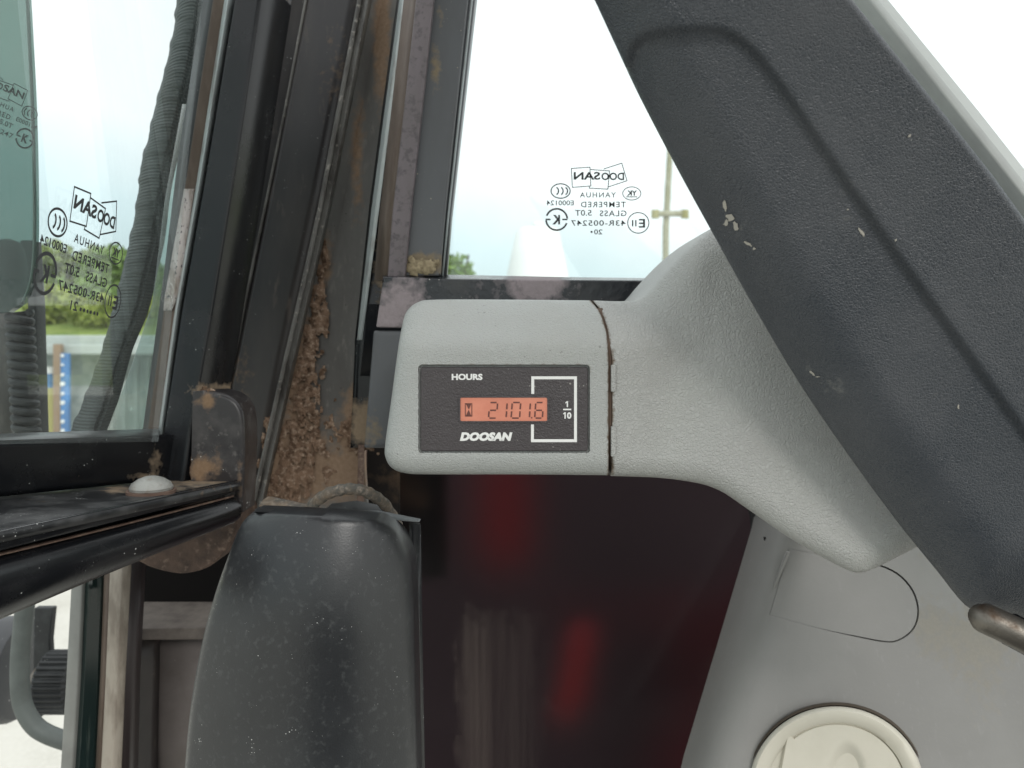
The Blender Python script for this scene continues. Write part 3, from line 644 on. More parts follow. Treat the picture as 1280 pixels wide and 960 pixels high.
obj('cover_body', field_bm(OUT_G, d_cover, 6, 2.5, G_TOP+G_BOT, 30, skirt=.06, dirt=lambda X, Y: .5*np.exp(-segdist(X, Y, G_SEAM)/2.6)+.16*np.exp(-segdist(X, Y, G_BOT)/12)), M_grey, gc, sharp=55)
for y0, y1 in ((456, 490), (533, 571)):
    slab('clip_tab', [(764, y0, DM-.0001), (770, y0, DM-.0004), (770, y1, DM-.0004), (764, y1, DM-.0001)], .002, M_grey, gc, bevel=.0003)
loft('seam_dirt', [[(x-2, y, DM+(5+max(0, 430-y)*.85+max(0, y-565)*.9)*U), (x+7, y, DM+(5+max(0, 430-y)*.85+max(0, y-565)*.9)*U)] for x, y in [q for q in SEAM[::2]+[SEAM[-1]] if 381 < q[1] < 570]+[(760.5, 588)]], M_clip, gc, solid=.002)

# ---------------------------------------------------------------- right-hand fixed window: frame, sill, pane
win = thing('side_window', P(650, 400, .40), 'side window with slate frame above the hour meter, clear pane', 'window')
loft('frame_post', [[(540, -30, .372), (588, -30, .372)], [(512, 270, .372), (556, 270, .372)], [(504, 345, .372), (550, 345, .372)]], M_frame, win, ny=40, nx=12, solid=.02,
     dirt=blobs([(545, 85, 8, 30, .55), (530, 330, 28, 14, .9), (550, 20, 8, 20, .3)]), bevel=.0008)
loft('glazing_edge', [[(589, -30, .376), (595, -30, .380), (597, -30, .380)], [(556.5, 270, .376), (562, 270, .380), (563, 270, .380)], [(550.5, 345, .376), (555, 345, .380), (557, 345, .380)]], M_frame, win, solid=.012)
loft('glazing_bead', [[(592, -30, .3755), (594, -30, .3755)], [(559, 270, .3755), (561, 270, .3755)], [(552, 345, .3755), (554, 345, .3755)]], M_lightline, win, solid=.002)
loft('mauve_strip', [[(523, -30, .368), (545, -30, .368)], [(490, 270, .368), (513, 270, .368)], [(484, 347, .368), (506, 347, .368)]], M_mauve, win, solid=.01, bevel=.0008)
loft('brown_strip', [[(508, -30, .386), (526, -30, .370)], [(474, 270, .386), (492, 270, .370)], [(468, 350, .386), (486, 350, .370)]], M_brown, win, solid=.004)
loft('sill', [[(483, 341, .384), (560, 343, .384), (700, 346, .384), (850, 348, .384)], [(479, 346, .366), (560, 349, .366), (700, 350, .366), (860, 351, .366)], [(470, 409, .366), (560, 411, .366), (700, 412, .366), (880, 414, .366)]], M_sill, win, ny=14, nx=30, solid=.01,
     dirt=blobs([(505, 380, 36, 40, .62), (670, 358, 42, 30, .75), (592, 362, 20, 22, .2), (480, 400, 16, 16, .6)]), bevel=.0008)
loft('lower_rail', [[(467, 413, .367), (900, 416, .367)], [(455, 560, .367), (900, 560, .367)]], M_frame, win, ny=20, nx=40, solid=.01, dirt=blobs([(466, 540, 14, 30, .5)]), bevel=.0008)
loft('frame_backing', [[(460, 380, .392), (900, 380, .392)], [(450, 470, .392), (900, 470, .392)]], M_black, win, solid=.004)
dp = .392
pane = slab('pane', [(600, -60, dp), (960, -60, dp), (960, 380, dp), (548, 380, dp)], .004, G_clear, win, bevel=0)
approval_mark('20').build('approval_lettering', lambda x, y: P(660+x/7.53, 190+y/7.53, dp-.0004), M_mark, pane)

# ---------------------------------------------------------------- cab corner pillar
cp = thing('cab_pillar', P(380, 640, .40), 'dark ribbed cab corner pillar caked with brown mud', 'pillar')
E_d = blobs([(420, 90, 30, 90, .25), (300, 470, 20, 50, .3), (470, 20, 15, 60, .2)])
loft('inner_face', [[(300, -30, .46), (364, -30, .45), (371, -30, .447), (387, -30, .447), (394, -30, .441), (455, -30, .432)],
                    [(262, 240, .46), (306, 240, .45), (313, 240, .447), (335, 240, .447), (342, 240, .441), (403, 240, .432)],
                    [(235, 480, .46), (268, 480, .45), (272, 480, .447), (287, 480, .447), (293, 480, .441), (350, 480, .432)],
                    [(210, 680, .46), (240, 680, .45), (244, 680, .447), (256, 680, .447), (262, 680, .441), (304, 680, .432)]], M_pillar, cp, ny=24, nx=4, solid=.004, dirt=E_d, sharp=12)
for a, b, c_ in ((364, 305, 268), (388, 335, 287)):
    obj('weld_ridge', tube_bm([P(*q) for q in smoothpts([(a, -30, .4445), (lerp(a, b, .5), 112, .4445), (b, 242, .4445), (c_, 480, .4445), (c_-28, 680, .4445)], 6)], .0009, 8), M_rim, cp)
loft('rim', [[(452, -30, .430), (456, -30, .420), (466, -30, .419), (471, -30, .424)], [(397, 260, .430), (401, 260, .420), (410, 260, .419), (414, 260, .424)], [(348, 480, .430), (351, 480, .420), (360, 480, .419), (364, 480, .424)], [(303, 680, .430), (306, 680, .420), (316, 680, .419), (320, 680, .424)]], M_rim, cp, ny=10, solid=.003, sharp=60)
obj('edge_bead', tube_bm([P(*q) for q in smoothpts([(455, -30, .419), (400, 260, .419), (350, 480, .419), (305, 680, .419)], 10)], .0012, 8), M_rim, cp)
F_d = blobs([(478, 40, 12, 110, .75), (447, 190, 10, 90, .55), (405, 330, 12, 40, .6), (375, 470, 20, 90, .7), (350, 590, 40, 60, .75), (455, 520, 26, 45, .8), (440, 590, 24, 40, .6), (400, 590, 40, 60, .35)])
CH = [[(466, -30, .428), (484, -30, .434), (506, -30, .428)], [(410, 260, .428), (428, 260, .434), (464, 260, .428)], [(358, 480, .428), (380, 480, .433), (448, 480, .428)], [(312, 680, .428), (340, 680, .432), (462, 680, .428)]]
loft('channel_face', CH, M_chan, cp, ny=40, nx=20, solid=.004, dirt=F_d)
loft('seal_line', [[(503, -30, .424), (507, -30, .422), (510, -30, .424)], [(464, 262, .424), (469, 262, .422), (474, 262, .424)], [(446, 425, .424), (450, 425, .422), (453, 425, .424)]], M_lightline, cp, solid=.003, ny=6, bevel=.0005)
loft('rubber_lip', [[(500, -30, .427), (504, -30, .4245)], [(461, 262, .427), (466, 262, .4245)], [(443, 430, .427), (448, 430, .4245)]], M_rubber, cp, solid=.003)
loft('groove', [[(505, -30, .432), (530, -30, .432)], [(466, 262, .432), (490, 262, .432)], [(444, 425, .425), (480, 425, .425)], [(438, 560, .425), (470, 560, .425)]], M_black, cp, ny=20, nx=4, solid=.004, dirt=blobs([(478, 345, 12, 50, .5), (455, 530, 20, 30, .9)]))
# mud: a lumpy crust that follows the channel
def mudmask(x, y):
    c = np.interp(y, [300, 330, 400, 480, 560, 640], [403, 402, 390, 372, 356, 338]); wd = np.interp(y, [295, 310, 330, 350, 400, 480, 560, 640], [2, 7, 7, 5, 13, 20, 42, 40])
    a = 1-np.abs(x-c-wd*.35)/wd
    return a*.7+(fbm(x/6, y/10)-.53)*2.8
def mud_bm(mask, x0, x1, y0, y1, d0f, st=1.6, amp=.0019):
    bm = bmesh.new(); nx = int((x1-x0)/st); ny = int((y1-y0)/st); V = {}
    gx, gy = np.meshgrid(x0+np.arange(nx)*st, y0+np.arange(ny)*st); mk = mask(gx, gy); hh = fbm(gx/3.2, gy/4, 3); h2 = fbm(gx/18, gy/22, 2)
    def vert(j, i):
        if (j, i) not in V:
            d = d0f(gx[j, i], gy[j, i])-amp*np.clip(mk[j, i], -.25, .6)*(.35+1.2*hh[j, i])*(h2[j, i]+.4); V[(j, i)] = bm.verts.new(P(gx[j, i]+rng.normal(0, .4), gy[j, i]+rng.normal(0, .4), d))
        return V[(j, i)]
    for j in range(ny-1):
        for i in range(nx-1):
            if max(mk[j, i], mk[j+1, i], mk[j, i+1], mk[j+1, i+1]) > .12: bm.faces.new((vert(j, i), vert(j+1, i), vert(j+1, i+1), vert(j, i+1)))
    return bm
tag(obj('caked_mud', mud_bm(mudmask, 320, 470, 290, 655, lambda x, y: .4295), M_mud, cp, sharp=80), kind='stuff')
tag(obj('caked_mud', mud_bm(lambda x, y: 1-np.hypot((x-452)/28, (y-540)/26)+(fbm(x/9, y/9)-.5)*1.8, 415, 490, 500, 600, lambda x, y: .4275, amp=.0018), M_mud, cp, sharp=80), kind='stuff')
tag(obj('caked_mud', mud_bm(lambda x, y: 1-np.hypot((x-525)/24, (y-334)/11)+(fbm(x/7, y/7)-.5)*1.8, 495, 552, 310, 348, lambda x, y: .3712, amp=.0018), mat('pale_caked_mud', (.33, .27, .17), .95, layers=[('noise', 500, .4, .7, (.17, .13, .08))]), win, sharp=80), kind='stuff')

# dark cavity beside the lower window
cv = thing('pillar_cavity', P(500, 640, .45), 'dark rusty cavity left of the meter above the black cover', 'cavity')
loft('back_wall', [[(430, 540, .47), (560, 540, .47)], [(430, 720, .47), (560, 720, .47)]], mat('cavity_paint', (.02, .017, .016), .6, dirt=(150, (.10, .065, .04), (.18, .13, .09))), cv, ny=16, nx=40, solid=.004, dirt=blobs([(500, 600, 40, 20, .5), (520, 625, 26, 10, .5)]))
loft('jamb', [[(455, 556, .42), (459, 556, .47)], [(452, 700, .42), (457, 700, .47)]], M_rust, cv, solid=.003)

# ---------------------------------------------------------------- lower smoked panel
G_smoke = bpy.data.materials.new('smoked_dirty_pane'); G_smoke.use_nodes = True
t_ = G_smoke.node_tree; t_.nodes.clear(); L_ = t_.links
o_ = t_.nodes.new('ShaderNodeOutputMaterial'); rf = t_.nodes.new('ShaderNodeBsdfRefraction'); rf.inputs['Roughness'].default_value = .8; rf.inputs['IOR'].default_value = 1.15; rf.inputs[0].default_value = (.34, .31, .33, 1)
gl = t_.nodes.new('ShaderNodeBsdfGlossy'); gl.inputs['Roughness'].default_value = .12; fr = t_.nodes.new('ShaderNodeFresnel'); fr.inputs[0].default_value = 1.35
m1 = t_.nodes.new('ShaderNodeMixShader'); L_.new(fr.outputs[0], m1.inputs[0]); L_.new(rf.outputs[0], m1.inputs[1]); L_.new(gl.outputs[0], m1.inputs[2])
df = t_.nodes.new('ShaderNodeBsdfDiffuse'); at = t_.nodes.new('ShaderNodeAttribute'); at.attribute_name = 'dirt'; df.inputs[0].default_value = (.11, .09, .08, 1)
nn = t_.nodes.new('ShaderNodeTexNoise'); nn.inputs['Scale'].default_value = 220; nn.inputs['Detail'].default_value = 6; mp = t_.nodes.new('ShaderNodeMapping'); mp.inputs['Scale'].default_value = (1.2, 1, .05)
tcc = t_.nodes.new('ShaderNodeTexCoord'); L_.new(tcc.outputs['Object'], mp.inputs[0]); L_.new(mp.outputs[0], nn.inputs['Vector'])
mr = t_.nodes.new('ShaderNodeMapRange'); mr.inputs[1].default_value = .1; mr.inputs[2].default_value = .85; L_.new(nn.outputs[0], mr.inputs[0])
mu = t_.nodes.new('ShaderNodeMath'); mu.operation = 'MULTIPLY'; L_.new(mr.outputs[0], mu.inputs[0]); L_.new(at.outputs['Fac'], mu.inputs[1])
m2 = t_.nodes.new('ShaderNodeMixShader'); L_.new(mu.outputs[0], m2.inputs[0]); L_.new(m1.outputs[0], m2.inputs[1]); L_.new(df.outputs[0], m2.inputs[2]); L_.new(m2.outputs[0], o_.inputs[0])
lw = thing('lower_window', P(720, 980, .42), 'dark smoked lower pane under the hour meter with dirt streaks', 'window')
DL = .43
def smear(x, y):
    e = sstep(np.asarray(x)+(fbm(np.asarray(x)/6, np.asarray(y)/30)-.5)*26, 566, 580)*(1-sstep(np.asarray(x)+(fbm(np.asarray(x)/5, np.asarray(y)/14+9)-.5)*44, 652, 690))
    return e*sstep(np.asarray(y)+(fbm(np.asarray(x)/9, np.asarray(y)/9)-.5)*60, 748, 790)*np.interp(x, [560, 605, 620, 690], [.95, .8, .42, .38])*.6+.01
LWO = smoothpts([(500, 588), (700, 588), (880, 596), (915, 606), (938, 626), (946, 652), (942, 690), (915, 790), (880, 900), (855, 985)], 4)+[(500, 985)]
obj('pane', field_bm(LWO, lambda X, Y: DL+0*X, 6, 3, None, 0, skirt=.003, dirt=smear), G_smoke, lw, smooth=False)
LWI = [(x, y) for x, y in LWO]
ring = [p for p in LWO if p[0] > 860]
loft('pane_seal', [[(x-8, y+2, DL-.002), (x-2, y, DL-.006), (x+14, y-3, DL-.006), (x+22, y-3, DL+.002)] for x, y in ring], M_rubber, lw, solid=.003)
# made-up red bars behind the smoked pane, standing in for red reflections
M_red = mat('red_reflection_tone', (.26, .012, .016), .5, layers=[('noise', 8, .4, .7, (.18, .010, .014))])
M_wine = mat('wine_reflection_tone', (.11, .012, .017), .5, layers=[('noise', 14, .42, .62, (.05, .012, .016))])
M_bright = mat('bright_reflection_tone', (.55, .02, .022), .4, layers=[('noise', 8, .4, .7, (.42, .014, .016))])
M_dk = mat('mauve_haze_tone', (.05, .032, .037), .5, layers=[('noise', 5, .4, .65, (.08, .05, .055))])
rg = thing('red_stand_in', P(760, 1100, .7), 'red guard bars, made up for red reflections in the pane', 'blur')
D2 = .68
slab('upright', [(598, 560, D2), (662, 560, D2), (656, 700, D2), (606, 700, D2)], .02, M_red, rg, bevel=.004)
slab('cross_bar', [(680, 748, D2+.01), (900, 742, D2+.01), (900, 770, D2+.01), (690, 778, D2+.01)], .02, M_wine, rg, bevel=.004)
slab('brace', [(716, 790, D2-.14), (742, 782, D2-.14), (724, 872, D2-.14), (696, 905, D2-.14)], .02, M_bright, rg, bevel=.004)
slab('side_plate', [(846, 770, D2+.02), (960, 700, D2+.02), (930, 1000, D2+.02), (800, 1000, D2+.02)], .02, M_wine, rg, bevel=.004)
slab('back_plate', [(380, 500, .76), (1060, 500, .76), (1060, 1150, .76), (380, 1150, .76)], .02, M_dk, rg, bevel=.004)  # added plate with the pane's mauve haze painted into its colour

# ---------------------------------------------------------------- lower right console, access cover, air vent
CO = [(962, 600), (1500, 560), (1500, 1060), (838, 1060), (862, 960), (905, 815), (948, 668)]
AC = smoothpts([(986, 686), (1040, 695), (1090, 703), (1122, 716), (1142, 738), (1149, 764), (1143, 786), (1126, 800), (1106, 803), (1060, 794), (1010, 782), (962, 768)], 4)
def d_con(X, Y): return .385+(Y-650)*-.00010+softplus(975-(X+(Y-650)*.33), 14)*.0011
AC_i = AC
cxm = sum(p[0] for p in AC)/len(AC); cym = sum(p[1] for p in AC)/len(AC)
AC_o = AC
shr = []
for x, y in AC:
    L0 = math.hypot(x-cxm, y-cym); gq = .5+1.9*float(sstep(x, 1000, 1120)); shr.append((x-(x-cxm)/L0*gq, y-(y-cym)/L0*gq*.9))
con = thing('side_console', P(1100, 1000, .38), 'satin grey side console below the dark trim, scuffed and sandy', 'console')
obj('console_body', field_bm(CO, d_con, 9, 3, AC+[AC[0]], 6, holes=[AC_o], skirt=.012, dirt=blobs([(1215, 795, 70, 45, .5), (1230, 860, 40, 60, .28), (1180, 690, 50, 30, .3), (1160, 780, 20, 40, .3)])), M_console, con, sharp=50)
obj('access_cover', field_bm(shr, lambda X, Y: d_con(X, Y)+.0001, 9, 3, None, 0, skirt=.003), M_console, con, sharp=50)
slab('cover_backing', [(956, 672, .400), (1180, 672, .400), (1180, 830, .400), (950, 830, .400)], .002, M_gap, con, bevel=0)
loft('ridge', [[(984, 690, .3795), (988, 690, .3795)], [(955, 764, .3795), (958, 765, .3795)]], M_console, con, solid=.002, bevel=.0004)
vt = thing('air_vent', P(1047, 985, .355), 'round cream air vent set in the grey side console', 'air vent')
VX, VY, VD = 1046, 990, .350
def disc(rx, ry, prof, m, name, parent, clip=None, rot=12, seg=72):
    """lathe about the vent axis: prof = (radius fraction, depth offset)"""
    bm = bmesh.new(); rings = []
    for rr, dz in prof:
        ring_ = []
        for k in range(seg):
            a = 2*math.pi*k/seg; x, y = rr*rx*math.cos(a), rr*ry*math.sin(a); c, s = math.cos(R(rot)), math.sin(R(rot))
            ring_.append(bm.verts.new(P(VX+x*c-y*s, VY+x*s+y*c, VD+dz)))
        rings.append(ring_)
    for i in range(len(rings)-1):
        for k in range(seg): bm.faces.new((rings[i][k], rings[i][(k+1) % seg], rings[i+1][(k+1) % seg], rings[i+1][k]))
    bmesh.ops.recalc_face_normals(bm, faces=bm.faces)
    return obj(name, bm, m, parent, sharp=40)
disc(116, 112, [(1.0, .03), (1.0, .010), (.985, .006), (.97, .0052), (.965, .0075), (.95, .0075)], mat('vent_gasket', (.06, .045, .03), .7), 'gasket', vt)
disc(111, 107, [(1.0, .012), (1.0, .005), (.985, .0018), (.95, .0002), (.90, 0), (.84, .0010), (.80, .0020), (.79, .0036), (.02, .0036)], M_cream, 'ring', vt)
FLP = []
for k in range(60):
    a = R(-250+k*(320/59)); FLP.append((VX+82*math.cos(a)*1.0, VY+79*math.sin(a)))
FL = [(VX+86*math.cos(R(a_)), VY+84*math.sin(R(a_))) for a_ in range(-128, 116, 4)]
FL = [(985, 919)]+[p for p in FL if p[0] > 990]+[(960, 1052)]
def d_flap(X, Y):
    u = (X-1058)/30; v = (Y-965)/38; c_, s_ = .9, .44
    uu = u*c_+v*s_; vv = -u*s_+v*c_; r_ = np.hypot(uu*1.15, vv*(1+.25*uu))
    return VD+.0012+.0030*(1-sstep(r_, .45, 1.0))
obj('flap', field_bm(FL, d_flap, 3.5, 2, None, 0, skirt=.004), M_cream, vt, sharp=50)
0 and slab('vent_throat', [(VX+92*math.cos(R(k*10)), VY+88*math.sin(R(k*10)), VD+.0075) for k in range(36)], .004, M_gap, vt, bevel=0)

# ---------------------------------------------------------------- black rounded cover, lower left of centre
BL = smoothpts([(316, 640), (302, 655), (288, 688), (268, 745), (252, 806), (240, 872), (233, 935), (228, 1010)], 5)
BR = smoothpts([(523, 1010), (521, 900), (519, 800), (516, 715), (508, 682), (494, 662), (474, 650)], 5)
OUT_B = BL+BR+[(440, 647), (380, 643)]
DB = .262; UB = DB/F
def d_box(X, Y):
    sl_ = segdist(X, Y, BL); sr = segdist(X, Y, BR); stp = segdist(X, Y, [(316, 640), (380, 643), (440, 647), (474, 650)])
    xl = np.interp(Y, [p[1] for p in BL], [p[0] for p in BL]); u = (X-(xl+505)/2)/((515-xl)/2)
    return DB+(np.abs(u)**2.3*58+rnd(sr, 16)*.8+rnd(sl_, 8)*.8+rnd(stp, 3)+np.clip(810-Y, 0, None)**2*.0010)*UB
bc = thing('black_cover', P(380, 1000, .28), 'black rounded plastic cover with pale dust in front of the pillar', 'cover')
obj('shell', field_bm(OUT_B, d_box, 7, 3, BL+BR, 18, skirt=.012), M_cover, bc, sharp=100)
slab('top_flange', [(318, 637, .302), (400, 640, .302), (470, 642, .302), (525, 653, .300), (474, 649, .285), (440, 646, .276), (380, 642.5, .276), (318, 640, .279)], .006, M_cover, bc, bevel=.0003)
loft('side_flange', [[(517, 655, .298), (526, 655, .300)], [(520, 800, .298), (528, 800, .300)], [(524, 1010, .298), (532, 1010, .300)]], M_cover, bc, solid=.003)
dh = thing('dusty_hose', P(430, 640, .36), 'dusty bent hose looping over the top of the black cover', 'hose')
obj('hose_body', tube_bm([P(*q) for q in smoothpts([(345, 648, .35), (378, 643, .345), (392, 630, .34), (408, 618, .335), (428, 612, .335), (448, 612, .335), (466, 619, .338), (482, 632, .345), (497, 656, .36)], 6)], [.0024*(1+.10*math.sin(k*1.7)) for k in range(49)], 14), M_hose, dh)
obj('connector', tube_bm([P(335, 640, .36), P(390, 648, .35)], [.007, .0055], 14), M_hose, dh)
slab('hose_clip', [(405, 636, .345), (440, 632, .345), (480, 640, .345), (480, 656, .332), (405, 656, .332)], .012, M_rubber, dh, bevel=.001)

# ---------------------------------------------------------------- open door on the left
dr = thing('cab_door', P(200, 780, .33), 'open black cab door with glazed pane and dusty lower rail', 'door')
# post: worn strip, pale bead, dark speckled face
loft('inner_edge', [[(258, -30, .385), (275, -30, .372)], [(222, 200, .385), (236, 200, .372)], [(205, 340, .385), (215, 340, .372)], [(178, 540, .38), (190, 540, .37)]], M_rubber, dr, ny=8, solid=.004)
loft('worn_strip', [[(270, -30, .368), (286, -30, .366)], [(232, 225, .368), (248, 225, .366)], [(204, 390, .368), (219, 390, .366)], [(183, 545, .366), (198, 545, .364)]], M_brown, dr, ny=10, nx=3, solid=.004, bevel=.0006)
loft('bare_patch', [[(230, 236, .3672), (243, 236, .3655)], [(206, 370, .3672), (222, 370, .3655)], [(204, 388, .367), (214, 388, .3655)]], M_bare, dr, solid=.0006)
loft('pale_bead', [[(285, -30, .366), (290, -30, .362), (299, -30, .366)], [(246, 225, .366), (250, 225, .362), (257, 225, .366)], [(218, 390, .366), (221, 390, .362), (228, 390, .366)], [(197, 545, .364), (200, 545, .360), (207, 545, .364)]], M_lightline, dr, ny=6, solid=.003, sharp=60)
loft('post_face', [[(297, -30, .362), (330, -30, .360)], [(255, 225, .362), (292, 225, .360)], [(226, 390, .362), (265, 390, .360)], [(203, 545, .360), (238, 545, .358)], [(190, 620, .358), (228, 620, .356)]], M_black, dr, ny=20, nx=6, solid=.03, bevel=.001, dirt=blobs([(250, 490, 14, 10, .8)]))
# pane on its own plane, nearer to the left
pd = lambda px: 1/(4.0-.0055*px)
bmp = bmesh.new(); bmp.faces.new([bmp.verts.new(P(x, y, pd(x))) for x, y in ((-70, 556), (198, 552), (262, -60), (-70, -60))])
dpane = obj('pane', bmp, G_clear, dr, solid=.003, smooth=False)
zl = lambda x, y: (x/4, 200+y/4)
hL = homography([(307, 367), (270, 635), (1038, 667), (977, 390), (408, 155), (883, 105), (405, 668), (488, 404), (418, 333)],
                [zl(285, 312), zl(220, 567), zl(563, 708), zl(578, 465), zl(372, 135), zl(585, 205), zl(300, 620), zl(375, 390), zl(350, 305)])
def mapL(x, y):
    a, b = hL(x, y); v = P(a, b, pd(a)); return v+(camo.location-v).normalized()*.0006
approval_mark('21', .02, 1.15).build('approval_lettering', mapL, M_mark, dpane)
loft('dusty_corner_glass', [[(228, 130, .40), (244, 130, .40)], [(206, 250, .40), (226, 250, .40)], [(190, 380, .40), (207, 380, .40)], [(160, 470, .40), (192, 470, .40)], [(130, 548, .40), (188, 548, .40)]], G_dirty, dr, solid=.002)
# ribbed rubber seal along the opening
SLm = [(222, -20), (218, 30), (206, 90), (195, 130), (186, 170), (176, 210), (170, 260), (160, 310), (151, 350), (141, 390), (127, 440), (107, 495), (84, 550)]
SRm = [(264, -20), (258, 30), (248, 90), (240, 130), (231, 170), (221, 205), (213, 245), (206, 300), (197, 340), (185, 390), (165, 440), (150, 495), (132, 550)]
rs = thing('door_seal', P(150, 550, .41), 'grey ribbed rubber door seal curving down behind the left pane', 'seal')
def seal_bm():
    A_ = smoothpts([(a[0], a[1], b[0], b[1]) for a, b in zip(SLm, SRm)], 16); bm = bmesh.new(); rows = []
    lenp = 0; prev = None
    for x0, y0, x1, y1 in A_:
        if prev: lenp += math.hypot(x0-prev[0], y0-prev[1])
        prev = (x0, y0); row = []
        rip = .0006*max(0, math.sin(lenp*2*math.pi/17.5))**.7
        ed = -1.5*max(0, math.sin(lenp*2*math.pi/35+1))+3*(fbm(lenp/9, 3.3)-.5)
        for k in range(13):
            u = k/12; d = .425-.012*math.sin(math.pi*min(1, u*1.08))**.6-(rip*(1 if .1 < u < .62 else .15))+(.002 if .66 < u < .72 else 0)
            row.append(bm.verts.new(P(lerp(x0+ed, x1, u), lerp(y0, y1, u), d)))
        rows.append(row)
    for i in range(len(rows)-1):
        for k in range(12): bm.faces.new((rows[i][k], rows[i+1][k], rows[i+1][k+1], rows[i][k+1]))
    return bm
obj('seal_body', seal_bm(), M_seal, rs, solid=.003, sharp=60)
# lower rail of the door: upright face, dusty shelf, lip and round bar
fd = lambda px: 1/(3.474-.00317*px); ld = lambda px: 1/(4.219-.00453*px); bd = lambda px: 1/(4.05-.00417*px)
def lin(a, b): return lambda px: a+(b-a)*(px+40)/340
def strip(y0, d0, y1, d1, x0=-40, x1=300, n=17):
    xs_ = [x0+(x1-x0)*k/n for k in range(n+1)]
    return [[(x, y0(x), d0(x)) for x in xs_], [(x, y1(x), d1(x)) for x in xs_]]
yft = lin(552, 541); yfb = lin(625, 590); ysf = lin(674, 603); ylb = lin(700, 614)
loft('rail_top', strip(lambda x: yft(x)-9, lambda x: fd(x)+.014, yft, fd, -40, 200), M_shelf, dr, solid=.004, bevel=.0006)
loft('rail_face', strip(yft, fd, yfb, lambda x: fd(x)+.002, -40, 248), M_black, dr, ny=8, nx=2, solid=.004, dirt=blobs([(195, 575, 8, 20, .5), (180, 598, 20, 6, .5), (100, 590, 24, 8, .18)]))
loft('shelf', strip(yfb, lambda x: fd(x)+.004, ysf, ld), M_shelf, dr, ny=10, nx=2, solid=.003, dirt=blobs([(145, 612, 20, 6, .6), (250, 600, 45, 8, .7), (40, 625, 30, 5, .2), (225, 612, 30, 5, .3)]))
loft('shelf_lip', strip(ysf, ld, ylb, lambda x: ld(x)+.001), M_black, dr, ny=3, nx=2, solid=.003, bevel=.0008)
loft('rail_web', strip(lambda x: ysf(x)+4, lambda x: ld(x)+.006, lambda x: ylb(x)+45*(300-x)/340, lambda x: bd(x)+.012), M_black, dr, ny=2, nx=1, solid=.003)
ybr = lin(742, 633)
BT = [(x, ybr(x), bd(x)) for x in range(-60, 297, 8)]
obj('round_bar', tube_bm([P(*q) for q in BT], [lerp(.0112, .0060, k/(len(BT)-1)) for k in range(len(BT)-1)]+[.0052], 24), M_black, dr, bevel=.0015)
loft('bar_dust', [[(x, y-lerp(.0107, .0058, k/(len(BT)-1))/d*F*.98, d-.0028), (x, y-lerp(.0107, .0058, k/(len(BT)-1))/d*F*.86, d-.0064*lerp(1, .62, k/(len(BT)-1)))] for k, (x, y, d) in enumerate(BT)], M_rust, dr, solid=.0004)
M_plate = mat('scuffed_black_plate', (.028, .025, .026), .3, .5, dirt=(260, (.16, .095, .05), (.28, .19, .12)), layers=[('noise', 60, .5, .72, (.085, .078, .074), .55, None, .8), ('noise', 300, .6, .72, (.16, .15, .14), .7, None, .6), ('speck', 500, .46, .52, WHITE_SPK, .9)], bumps=[('noise', 120, .12, .001)])
CPO = [(241, 489), (260, 488)]+smoothpts([(270, 488), (289, 494), (302, 508), (307, 530), (307, 580), (304, 640)], 5)+[(238, 640)]
CPE = smoothpts([(260, 488), (270, 488), (289, 494), (302, 508), (307, 530), (307, 580), (304, 640)], 5)
obj('corner_plate', field_bm(CPO, lambda X, Y: .358+rnd(segdist(X, Y, CPE), 8)*.00042, 4, 1.5, CPE, 9, skirt=.016, dirt=blobs([(258, 500, 16, 12, .55), (262, 580, 22, 14, .35), (282, 560, 14, 14, .15), (262, 530, 8, 20, .2), (250, 590, 16, 16, .5), (300, 600, 5, 30, .3)])), M_plate, dr, sharp=60)
tag(obj('caked_mud', mud_bm(lambda x, y: np.maximum(1-np.hypot((x-255)/20, (y-494)/9), 1-np.hypot((x-248)/17, (y-588)/20))+(fbm(x/7, y/7)-.5)*1.5, 225, 312, 480, 612, lambda x, y: .3605, amp=.0018), M_mud, dr, sharp=80), kind='stuff')
slab('hinge_lug', [(x, y, .375) for x, y in smoothpts([(170, 700), (205, 682), (250, 665), (290, 640), (296, 660), (280, 690), (262, 708), (232, 717), (205, 714), (185, 708)], 4)], .03, M_lug, dr, bevel=.004, segs=4)
bo = thing('dome_bolt', P(189, 612, .33), 'chalky grey dome headed bolt on the dusty door rail', 'bolt')
c0 = P(189, 612, .318)
obj('head', tube_bm([c0+Vector((0, 0, z)) for z in (0, .0010, .0028, .0044, .0052, .0055)], [.0080, .0082, .0072, .0048, .0026, .0006], 28), M_zinc, bo)
obj('washer', tube_bm([c0+Vector((0, 0, -.0014)), c0+Vector((0, 0, -.0001))], .0093, 28), M_rust, bo)

# ---------------------------------------------------------------- far left: tinted sliding pane, post, coiled cable
sw = thing('sliding_pane', P(0, 400, .30), 'green tinted glass pane at the far left edge with a painted reflection of the print', 'window')
SPd = .34
spn = slab('pane', [(x, y, SPd) for x, y in [(-120, -60), (30, -60)]+smoothpts([(32, -10), (36, 60), (40, 150), (42, 250), (41, 320), (36, 356), (27, 378)], 4)+[(10, 390), (-120, 400)]], .004, G_tint, sw, bevel=0)
loft('glass_edge', [[(x, y, SPd-.0006), (x+2.0, y, SPd-.0004)] for x, y in smoothpts([(31, -20), (35, 60), (39, 150), (41, 250), (40, 320), (35, 356), (26, 378)], 4)], mat('ground_glass_edge', (.10, .15, .13), .4), sw, solid=.004)
hF = homography([(307, 367), (270, 635), (408, 155), (488, 404), (498, 495), (405, 668), (583, 143)], [(37, 140), (32, 174), (34, 114), (17, 136), (12, 147), (16, 171), (19, 105)], True)
approval_mark('20', .01).build('approval_lettering', lambda x, y: P(*hF(x, y), SPd-.0006), M_markreflect, spn)  # reflected text drawn as flat lettering on the pane
